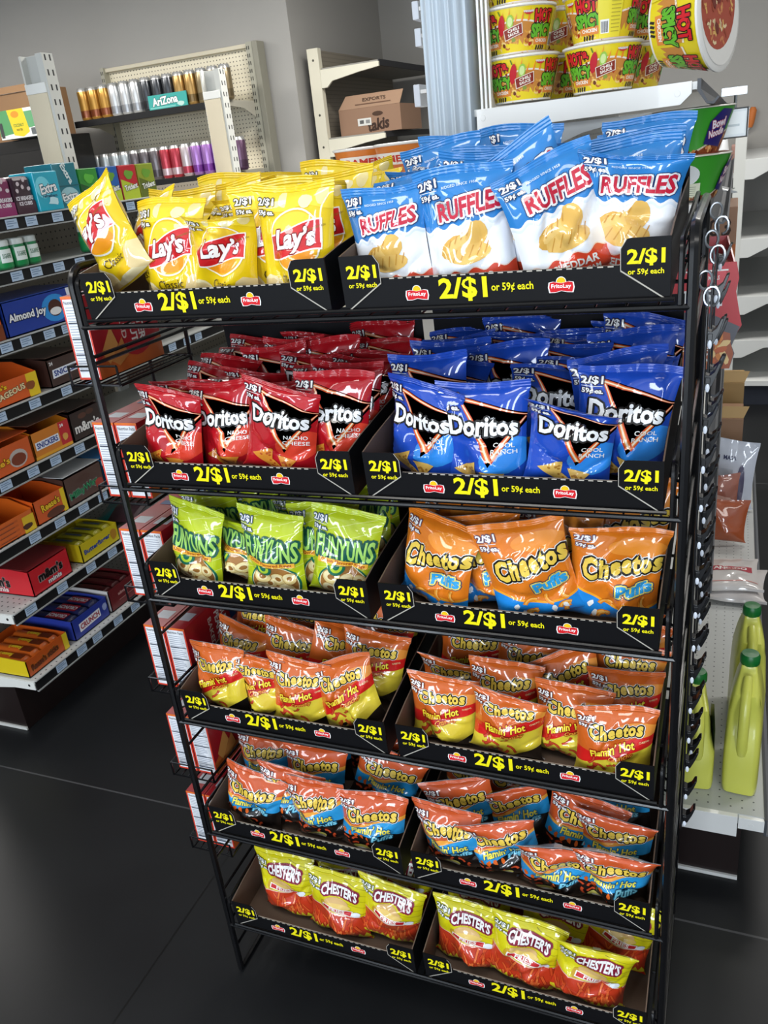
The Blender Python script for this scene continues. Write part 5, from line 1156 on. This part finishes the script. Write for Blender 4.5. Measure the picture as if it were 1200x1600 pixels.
# ------------------------------------------------------------------ instant noodle bowls
def bowl_art():
    A = Art(); H = 1.0       # u in radians, v 0..1
    A.band(-3.1, 3.1, lambda x: 0, lambda x: .62 + .1 * math.sin(2.2 * x + 1), 'c9863a', 60); A.band(-3.1, 3.1, lambda x: .58 + .1 * math.sin(2.2 * x + 1), lambda x: .62 + .1 * math.sin(2.2 * x + 1), 'efe4d4', 60)
    r = random.Random(2)
    n0 = len(A.L)
    for i in range(110):
        x, y = r.uniform(-1.7, 1.7), r.uniform(.04, .52); a = r.uniform(0, 6)
        A.stroke([(x + .09 * math.cos(a + t), y + .07 * math.sin(a + t)) for t in (0, .7, 1.4, 2.1)], .04, ('e6b258', 'd79a40', 'f0cc84', 'b8682a')[i % 4])
    A.pack(n0, 4); n0 = len(A.L)
    for i in range(10): A.blob(r.uniform(-1.3, 1.3), r.uniform(.06, .5), .06, .05, ('b03a1c', '6a3014', '8a9a3a')[i % 3], i, 8, .3)
    for i in range(16): A.poly([(-1.5 + i * .19, .66), (-1.44 + i * .19, .66), (-1.45 + i * .19 + .05, .86 + .06 * (i % 3))], 'f08a28')
    A.pack(n0, 1); n0 = len(A.L)
    for cx in (-.66, 1.12, 2.75, -2.5):
        T(A, 'HOT&' if cx < 0 else 'HOT', cx, .76, .78 if cx < 0 else .62, .3, 'd3202a', '14100e', 0, .06); T(A, 'SPICY', cx + .02, .43, .84, .31, '62b42c', '14100e', 0, .06)
        A.poly([(cx - .3, .12), (cx + .36, .12), (cx + .36, .3), (cx - .3, .28)], 'e08a3a'); T(A, 'CHICKEN', cx + .02, .21, .5, .08, 'f6efe4')
        for q in range(4): A.stroke([(cx - .2 + q * .1, .0), (cx - .16 + q * .1, .1)], .06, '2a2420')
    A.pack(n0, 10)
    A.blob(-.16, .62, .1, .24, 'c2202a', 3, 14, .05, -.25); A.stroke([(-.16, .84), (-.2, .95)], .03, '4a7a24'); A.ell(.1, .68, .1, .16, '9cc84a', 16, -.2); A.ell(.1, .68, .07, .11, 'd2e69a', 14, -.2)
    q = .32; A.poly([(-.1, .26), (.46, .4), (.44, .64), (-.12, .5)], 'efe6da'); A.poly([(-.08, .28), (.44, .41), (.42, .62), (-.1, .49)], '8a2c1c'); T(A, 'CHILI', .18, .5, .34, .07, 'f4ece0', None, .22); T(A, 'SAUCE', .18, .41, .34, .07, 'f4ece0', None, .22)
    A.ell(.62, .88, .14, .08, 'c8202a', 16, 0, PI, 2 * PI); A.rect(.48, .86, .76, .89, 'f4f0ec'); T(A, 'NISSIN', .62, .865, .24, .05, 'f4f0ec', '8a1018')
    A.poly([(1.45, 0), (2.1, 0), (2.1, .95), (1.45, .95)], 'e8d83a'); A.rect(1.5, .1, 1.75, .4, 'f0f0ee')
    for i in range(7): A.rect(1.52 + i * .03, .12, 1.535 + i * .03, .36, '26262a')
    for i in range(9): A.rect(1.8, .12 + i * .08, 2.05, .14 + i * .08, 'b8a838')
    return A.cut([-3.1 + i * .155 for i in range(1, 40)], [])
BA = bowl_art(); RB, RT, HB = .052, .070, .078
def lid_art():
    A = Art(); A.ell(0, 0, .064, .064, 'f2efe8', 40); A.ell(.012, 0, .054, .058, 'b4503a', 32)
    r = random.Random(5)
    n0 = len(A.L)
    for i in range(60):
        a, q = r.uniform(0, 6.28), .05 * math.sqrt(r.random()); x, y = .012 + q * math.cos(a), q * math.sin(a); b = r.uniform(0, 6)
        A.stroke([(x + .008 * math.cos(b + t), y + .008 * math.sin(b + t)) for t in (0, .8, 1.6)], .004, ('e8b868', 'd88a58', 'f0d8a8', 'a84a30')[i % 4])
    A.pack(n0, 4); n0 = len(A.L)
    for i in range(6): A.blob(r.uniform(-.02, .04), r.uniform(-.03, .03), .008, .006, '7a2c20', i, 8, .3)
    A.pack(n0, 1); return A
LA = lid_art()
def bowl_proto(plainlid=False, col='e6cf20'):
    t = thing('noodle_bowl', 'x', 'noodle bowl', (0, 0, 0))
    m = MB(); m.lathe([(0, 0), (RB, 0), (RB + .001, .003), (RT - .001, HB - .004)], 36, cols=['e8e6e0', 'e8e6e0', col])
    def fn(V, L):
        r = RB + .0005 + (RT - RB) * V[:, 1] + .00018 * L; return np.stack([r * np.sin(V[:, 0]), -r * np.cos(V[:, 0]), .003 + (HB - .008) * V[:, 1]], 1)
    if not plainlid: m.artmap(BA, fn)
    else:
        A = Art(); A.band(-3.1, 3.1, lambda x: 0, lambda x: .5 + .1 * math.sin(3 * x), 'c8642a', 40); A.rect(-1.2, .45, .9, .8, 'e8e0d4'); T(A, 'RAMEN', -.2, .62, 1.4, .2, 'c03020'); m.artmap(A.cut([-3.1 + i * .2 for i in range(1, 31)], []), fn)
    m.build('bowl_body', GLOSS, t)
    m = MB(); m.lathe([(RT - .002, HB - .006), (RT + .002, HB - .004), (RT + .0025, HB - .001), (RT - .001, HB + .0005), (0, HB + .0008)], 36, col=lin('eceae4')); m.art(LA, (0, 0, HB + .0009), (1, 0, 0), (0, 1, 0), (0, 0, 1), .0003, .00012); m.build('lid', GLOSS, t)
    return t
bp = bowl_proto(); used = False
def bowl(x, y, z, rot, label):
    global used
    if not used: used = True; bp.location = (x, y, z); bp.rotation_euler = rot; bp['label'] = label; bp['group'] = 'yellow noodle bowls on the top shelf'; return bp
    return dup(bp, (x, y, z), rot, label, 'yellow noodle bowls on the top shelf')
zb = 1.7775; st = HB + .0026
bowl(.580, .692, zb, (0, 0, .12), 'yellow noodle bowl, bottom of the front stack beside the fluted post'); bowl(.575, .694, zb + st, (0, 0, -.1), 'yellow noodle bowl, second up in the front stack beside the fluted post'); bowl(.577, .695, zb + 2 * st, (0, 0, .3), 'yellow noodle bowl, top of the front stack beside the fluted post')
bowl(.731, .690, zb, (0, 0, .05), 'yellow noodle bowl, bottom of the right front stack'); bowl(.732, .692, zb + st, (0, 0, -1.45), 'yellow noodle bowl turned to show its barcode, top of the right stack')
for i, (x, n) in enumerate(((.60, 3), (.752, 2))):
    for k in range(n): bowl(x + .012, .842, zb + k * st, (0, 0, .5 * k - .3 + i), f"yellow noodle bowl, {('bottom', 'middle', 'top')[k]} of the {('left', 'right')[i]} rear stack on the top shelf")
b = bowl(.838, .70, zb + .092, (0, PI / 2 - .06, 0), 'yellow noodle bowl lying on its side with its picture lid facing right')
b.rotation_euler = (Matrix.Rotation(-.36, 3, 'Z') @ Matrix.Rotation(PI / 2 - .05, 3, 'Y') @ Matrix.Rotation(-2.6, 3, 'Z')).to_euler(); b.scale = (1.25, 1.25, 1.25)
ob = bowl_proto(True, 'd0762c'); ob.location = (.285, .82, 1.656); ob['label'] = 'orange noodle bowl with orange rim beside the fluted post'
lb = dup(ob, (.135, .93, 1.6557), .6, 'white-lidded noodle bowl peeking over the yellow chip bags, right one'); dup(ob, (.055, 1.16, 1.6557), 1.2, 'white-lidded noodle bowl peeking over the yellow chip bags, left one')
# green bowl cups on the second shelf
def green_cup(x, y, z, rz, label):
    t = thing('green_noodle_cup', label, 'noodle bowl', (x, y, z), rz, 'green noodle cups behind the chip rack'); rb, rt, h = .047, .072, .0755
    m = MB(); m.lathe([(0, 0), (rb, 0), (rb, .002), (rt, h)], 34, cols=['dcdcd8', '8a3c1c', '3c9a2c'])
    A = Art(); A.band(-2, 2, lambda x: 0, lambda x: .26 - .25 * math.cos(1.8 * x - .4), '8a4a24', 40); A.band(-2, 2, lambda x: .24 - .25 * math.cos(1.8 * x - .4), lambda x: .29 - .25 * math.cos(1.8 * x - .4), 'd8d2b8', 40)
    r = random.Random(4)
    for i in range(40):
        X = r.uniform(-1.6, 1.8); yl = max(.03, .2 - .25 * math.cos(1.8 * X - .4)); A.blob(X, r.uniform(.02, max(.04, yl)), .06, .05, ('c8844a', 'e0b070', '6a2c14')[i % 3], i, 8, .3)
    A.ell(-.35, .6, .42, .26, 'e6eaea', 22); A.poly([(-.7, .04), (.15, .08), (.12, .4), (-.72, .36)], 'dfe2cc')
    for i in range(5): A.rect(-.62, .1 + i * .05, .0, .115 + i * .05, '8a9484')
    A.poly([(.75, .2), (1.4, .1), (1.5, .95), (1.15, .98), (.85, .7)], '26206a'); T(A, 'Bowl', 1.14, .66, .42, .2, 'f0e8ee', 'b0304a', .2); T(A, 'Noodle', 1.12, .45, .5, .18, 'f0e8ee', 'b0304a', .2)
    m.artmap(A.cut([-2 + i * .12 for i in range(1, 34)], []), lambda V, L: np.stack([(rb + .0006 + (rt - rb) * V[:, 1] + .0002 * L) * np.sin(V[:, 0]), -(rb + .0006 + (rt - rb) * V[:, 1] + .0002 * L) * np.cos(V[:, 0]), .002 + (h - .004) * V[:, 1]], 1)); m.build('cup_body', GLOSS, t)
    m = MB(); m.lathe([(rt - .002, h), (rt + .002, h + .0005), (rt + .002, h + .002), (rt - .001, h + .003), (0, h + .003)], 34, col=lin('d8d4c6')); m.art(LA, (0, 0, h + .0032), (1.05, 0, 0), (0, 1.05, 0), (0, 0, 1), .0003, .00012); m.build('lid', GLOSS, t)
green_cup(.889, .72, 1.5745, .25, 'green noodle cup, lower one of the two stacked on the second gondola shelf'); green_cup(.891, .722, 1.6537, -.35, 'green noodle cup, upper one resting on the lower green cup')
# red microwave noodle carton
t = thing('red_noodle_carton', 'red noodle carton with torn edge and noodle picture behind the clip strips', 'carton', (.86, .66, 1.2545), .1)
out = [(-.12, 0), (.12, 0), (.128, .03), (.122, .045), (.13, .07), (.138, .085), (.13, .12), (.124, .15), (.128, .175), (.122, .205), (-.12, .205)]
m = MB(); m.prism(out, .004, (0, 0, 0), col=lin('c21c26'))
A = Art(); A.poly([(-.12, .0), (.12, .0), (.128, .03), (.122, .045), (.13, .07), (.135, .082), (.08, .11), (.0, .118), (-.12, .1)], '54545c'); A.poly([(-.12, 0), (.12, 0), (.126, .03), (.12, .05), (.118, .07), (.06, .09), (-.12, .085)], 'a8542c')
r = random.Random(8)
n0 = len(A.L)
for i in range(40): A.blob(r.uniform(-.1, .11), r.uniform(.008, .078), .013, .007, ('e0a04a', 'd88238', 'ecc888', 'c8602c')[i % 4], i, 9, .3, r.uniform(0, 3))
A.pack(n0, 4)
A.text('NOODLES', .05, .042, .075, .011, 'f2efe8', .03); A.text('MIX', .06, .024, .045, .016, 'f2efe8', .04)
A.poly([(.032, .19), (.106, .194), (.1, .166), (.044, .163)], 'd8404a'); A.rect(.03, .19, .108, .193, 'f2efec'); A.text('12', .058, .178, .022, .016, 'f6f4f0', .04); A.text('MEALS', .083, .178, .02, .008, 'f6f4f0', .02)
A.rect(.03, .124, .1, .156, 'e8e8e8'); A.rect(.034, .128, .086, .152, '1c1c20'); A.text('5:30', .06, .14, .042, .015, 'f0f0ee', .04)
for i in range(3): A.ell(.093, .131 + i * .0085, .0025, .0025, '1c1c20', 8)
m.art(A, (0, -.0042, 0), (1, 0, 0), (0, 0, 1), (0, -1, 0)); m.build('front_card', GLOSS, t, False)
m = MB(); m.box((-.12, 0, 0), (.12, .16, .0025), lin('a01a22')); m.box((-.12, .157, 0), (.12, .16, .235), lin('b01c26'))
for X in (-.12, .117): m.prism([(0, 0), (.16, 0), (.16, .235), (0, .205)], .003, (X + .003, 0, 0), (0, 1, 0), (0, 0, 1), (-1, 0, 0), lin('a81a24'))
m.box((-.118, .02, .19), (.118, .157, .2), lin('b5483e')); m.build('carton_body', GLOSS, t, False)
t = thing('kraft_carton', 'brown carton numbered 8803 standing on the gondola behind the red carton', 'carton', (.845, 1.16, 1.2545))
m = MB(); m.box((-.14, 0, 0), (.135, .25, .26), lin('a88268')); A = Art(); A.text('8803', .07, .215, .105, .042, '3a2a24', .01); A.rect(-.14, .14, .135, .175, 'c4703c'); m.art(A, (0, 0, 0), (1, 0, 0), (0, 0, 1), (0, -1, 0)); m.build('carton_body', CARD, t, False, .002)
t = thing('snack_pouch', 'silver and green pouch lying on top of the carton numbered 8803', 'pouch', (.90, 1.34, 1.535)); t.rotation_euler = (-PI / 2, 0, 0)
fn = bag_fn(3, .15, .1, .03); Ug, Vg = np.meshgrid(np.linspace(-.5, .5, 17), np.linspace(0, VT, 15)); m = MB()
for sd in (-1, 1): q = fn(Ug, Vg, sd); m.add(q.reshape(-1, 3), quads(16, 14, sd > 0), [lin('1f6a4c') if k // 16 > 9 else lin('c4c9cc') for k in range(16 * 14)])
m.build('pouch_body', FILM, t)

# ------------------------------------------------------------------ base deck goods
def jug(x, y, z, rz, label, tap=1.0, hh=.34):
    t = thing('yellow_jug', label, 'jug', (x, y, z), rz, None)
    def sec(w, d, zz, n=28, e=.32):
        return [(w * math.copysign(abs(math.cos(2 * PI * k / n)) ** e, math.cos(2 * PI * k / n)), d * math.copysign(abs(math.sin(2 * PI * k / n)) ** e, math.sin(2 * PI * k / n)), zz) for k in range(n)]
    S = [(.034, .078, 0), (.040, .088, .004), (.041, .09, .02), (.041, .09, .13), (.040 * tap, .089, .17), (.038 * tap, .086, .205), (.033 * tap, .08, .235), (.029 * tap, .066, .262), (.022 * tap, .04, .282), (.019, .022, .292), (.018, .019, .302)]
    V = []; n = 28
    for w, d, zz in S:
        ring_ = sec(w, d, zz * hh / .325)
        if .13 < zz < .265:     # hollow under the grip on the near side
            k = .030 * math.sin(PI * (zz - .125) / .14)
            ring_ = [(a, b + (k if b < -.05 else 0), c) for a, b, c in ring_]
        if zz > .28: ring_ = [(a, b + .02, c) for a, b, c in ring_]
        V += ring_
    F = [tuple(reversed(range(n)))]
    for j in range(len(S) - 1): F += [(j * n + k, j * n + (k + 1) % n, (j + 1) * n + (k + 1) % n, (j + 1) * n + k) for k in range(n)]
    m = MB(); m.add(V, F, lin('d6d61c')); m.build('jug_body', JUG, t, True, 0, 60)
    m = MB(); H = hh / .325; m.tube([(0, -.082, .118 * H), (0, -.088, .135 * H), (0, -.089, .17 * H), (0, -.086, .205 * H), (0, -.076, .24 * H), (0, -.055, .268 * H), (0, -.02, .283 * H)], [.012, .0125, .0125, .0125, .0125, .0125, .011], 12); m.build('handle', JUG, t)
    m = MB(); zc = .300 * H; pr = [(0, zc), (.021, zc), (.0225, zc + .003), (.0225, zc + .02), (.019, zc + .027), (0, zc + .028)]; m.lathe(pr, 24, (0, .02, 0)); c = m.build('cap', GREENCAP, t)
    return t
jug(1.066, .735, .2005, R(-4), 'yellow jug with green cap nearest the near end of the white base deck'); jug(1.075, .965, .2005, R(3), 'yellow jug with green cap standing behind the nearer green-capped jug')
t = jug(.955, .73, .2005, R(6), 'yellow jug with dark green side label partly behind the clip strips', .8, .27)
m = MB(); A = Art(); A.poly([(-.075, .02), (.06, .03), (.05, .16), (-.02, .21), (-.07, .17)], '2c4a38'); A.poly([(-.07, .03), (.05, .035), (.045, .1), (-.068, .1)], '8fa69a'); A.blob(-.01, .15, .03, .03, '6a8a4a', 3, 12, .2); A.text('ANTIFREEZE', -.01, .075, .09, .014, '2a3a34', .02); A.text('50/50', -.01, .05, .05, .018, '3a4a44', .03)
q = A; m.art(q, (.0375, 0, 0), (0, 1, 0), (0, 0, 1), (1, 0, 0), .0004); m.build('side_label', GLOSS, t, False)
def pouch(x, y, z, rot, w, h, th, col, art, label, seed, name='flat_pouch'):
    t = thing(name, label, 'pouch', (x, y, z)); t.rotation_euler = rot
    fn = bag_fn(seed, w, h, th); Ug, Vg = np.meshgrid(np.linspace(-.5, .5, 23), np.linspace(0, VT, 23)); m = MB()
    for sd in (-1, 1): m.add(fn(Ug, Vg, sd).reshape(-1, 3), quads(22, 22, sd > 0), lin(col))
    if art:
        A = Art(); art(A); q = A.cut([-.5 + i / 18 for i in range(1, 18)], [i * VT / 20 for i in range(1, 20)], (-.48, .08, .48, 1.22)); V, L, F, C = q.flat(); p = fn(V[:, 0], V[:, 1], -1); p[:, 1] -= .0012 + .0002 * L; m.add(p, F, C)
    m.build('pouch_body', FILM, t)
FLAT = (-PI / 2, 0, 0)
def a_rice(A): A.band(-.4, .4, lambda x: .62, lambda x: .82, 'b03040', 6); A.text('ANDIDO', 0, .72, .62, .12, 'f0eae6', .04); A.rect(-.46, .2, .46, .23, 'd89a94')
pouch(1.04, 1.58, .257, (-PI / 2 + .02, 0, .1), .2, .22, .045, 'd3cdca', a_rice, 'white rice pouch with red lettering, top of two on the base deck', 4); pouch(1.045, 1.56, .228, (-PI / 2, 0, -.05), .2, .24, .04, 'd0cac8', None, 'white rice pouch underneath the red-lettered one on the base deck', 7)
pouch(1.0, 2.02, .222, (-.25, .1, .1), .17, .17, .05, 'a8532e', None, 'rust orange pouch standing behind the white rice pouches', 2); pouch(.985, 2.2, .222, (-.2, -.05, .1), .16, .2, .05, 'a86a5a', lambda A: A.blob(0, .6, .3, .2, 'd8b0a4', 2, 14), 'pinkish pouch behind the rust orange pouch', 5)
pouch(1.02, 2.36, .216, (-.12, .06, -.1), .18, .30, .05, 'd3d9e6', lambda A: (A.ell(.2, .5, .1, .4, '5a5570', 18), A.rect(-.3, .2, .0, .8, 'c2cad8'), A.text('MASA', -.1, 1.0, .3, .08, '3a3f60', .03)), 'tall white flour sack with blue print on the base deck', 3, 'flour_sack')
for i, (y, h, c, lab) in enumerate([(2.55, .34, '9c7a60', 'brown shipping carton just behind the white flour sack'), (2.82, .42, 'a88a5c', 'tan carton with open top behind the brown shipping carton')]):
    t = thing('shipping_carton', lab, 'carton', (.95, y, .2005)); m = MB(); m.box((-.14, 0, 0), (.11, .22, h), lin(c)); m.box((-.14, -.0008, h * .5), (.11, 0, h * .55), lin('7a5c44')); A = Art(); A.text('50Z', .06, h * .3, .06, .03, '4a3a30', .02); m.art(A, (0, -.001, 0), (1, 0, 0), (0, 0, 1), (0, -1, 0)); m.build('carton_body', CARD, t, False, .003)
    m = MB(); m.prism([(-.14, 0), (.11, 0), (.13, .05), (-.12, .05)], .003, (0, .01, h), (1, 0, 0), (0, .5, .86), (0, -.86, .5), lin('b49668')); m.build('flap', CARD, t, False)

# ------------------------------------------------------------------ sign holder on the shelf edge
t = thing('clip_sign_holder', 'small chrome sign holder with white card hung beneath the noodle shelf edge', 'sign', (.962, .86, 1.672))
m = MB(); m.box((-.026, -.002, .0), (.026, .002, .052), lin('e9ecee')); A = Art(); A.rect(-.02, .006, .02, .046, 'f4f6f6'); A.rect(-.012, .02, .01, .024, 'b8c0c4'); m.art(A, (0, -.002, 0), (1, 0, 0), (0, 0, 1), (0, -1, 0)); m.build('sign_card', GLOSS, t, False)
m = MB(); m.tube([(-.024, -.003, 0), (-.024, -.003, .052), (.024, -.003, .052), (.024, -.003, 0)], .0022, 6, closed=True); m.tube([(0, 0, .052), (0, 0, .078)], .003, 8); m.box((-.026, -.006, .076), (.02, .006, .09), lin('d8dadc')); m.build('frame', CHROME, t, False)
t = thing('hang_tab_pack', 'small yellow and red pack hanging under the noodle shelf edge', 'snack', (.93, .88, 1.682)); m = MB(); m.box((-.018, 0, 0), (.012, .006, .026), lin('b83a34')); m.box((-.018, 0, .026), (.012, .006, .05), lin('d8c03a')); m.build('pack_body', GLOSS, t, False, .002)
# orange-capped pull cord on the rear wall
t = thing('pull_cord', 'orange plug on a thin white cord hanging on the rear grey wall', 'cord', (1.03, 6.12, 1.6))
m = MB(); m.tube([(-.12, .03, .03), (-.10, .02, .005), (-.05, .01, -.012), (.0, 0, -.005), (.02, 0, .02)], .006, 6, lin('d6d6d2')); m.build('cord', CARD, t)
m = MB(); m.tube([(.018, 0, .015), (.022, 0, .05), (.032, 0, .13), (.034, 0, .15)], [.018, .026, .028, .014], 12, lin('c8743a')); m.build('plug', CARD, t)

# ------------------------------------------------------------------ far gondola on the right
gf = thing('far_gondola', 'pale grey gondola with empty bracketed shelves at the far right', 'shop shelving', (.99, 4.5, 0))
m = MB(); m.box((-.03, 0, .0), (.032, .05, 1.595), lin('cfd1cd')); m.build('upright', CARD, gf, False, .003)
m = MB(); m.box((-.012, .05, .1), (.012, 1.6, 1.57), lin('a9abab')); m.build('back_panel', PEG_W, gf, False)
for z in (1.47, 1.03, .69, .42):
    m = MB(); m.box((.012, .02, z - .02), (.44, 1.6, z), lin('bfc1c0')); sh = m.build('shelf_deck', CARD, gf, False)
    m = MB(); m.prism([(.03, -.11), (.03, 0), (.44, 0), (.44, -.03), (.2, -.05), (.08, -.11)], .015, (0, .015, z), col=lin('d4d6d4')); m.build('bracket', CARD, sh, False, .002)
m = MB(); m.box((-.45, -.01, .13), (.5, 1.6, .165), lin('d8dad8')); m.build('base_deck', CARD, gf, False, .002)
m = MB(); m.box((-.42, .02, 0), (.46, 1.58, .13), lin('2a2e38')); m.build('kick_plate', CARD, gf, False)
for z in (1.395, 1.0):
    m = MB(); m.box((-.36, .02, z - .02), (-.012, 1.6, z), lin('d0d2d0')); sh = m.build('shelf_deck', CARD, gf, False)
    m = MB(); m.box((-.366, .02, z - .03), (-.36, 1.6, z + .003), lin('2a2a2e')); m.build('price_channel', CARD, sh, False)
t = thing('white_tube_bottle', 'white squeeze bottle with black cap on the far gondola shelf', 'bottle', (.895, 4.62, 1.3955)); m = MB(); m.lathe([(0, 0), (.032, 0), (.034, .01), (.034, .12), (.022, .19)], 18, cols=['e0e2e4', 'e0e2e4', 'd8dce0', 'e4e6e8']); m.build('bottle_body', GLOSS, t); m = MB(); m.lathe([(.014, .19), (.014, .225), (0, .226)], 14, col=lin('18181a')); m.build('cap', GLOSS, t)
t = thing('pink_carton', 'pinkish carton beside the white squeeze bottle on the far gondola', 'carton', (.94, 4.64, 1.3955)); m = MB(); m.box((-.0, 0, 0), (.036, .3, .15), lin('b08a80')); m.build('carton_body', CARD, t, False, .002)
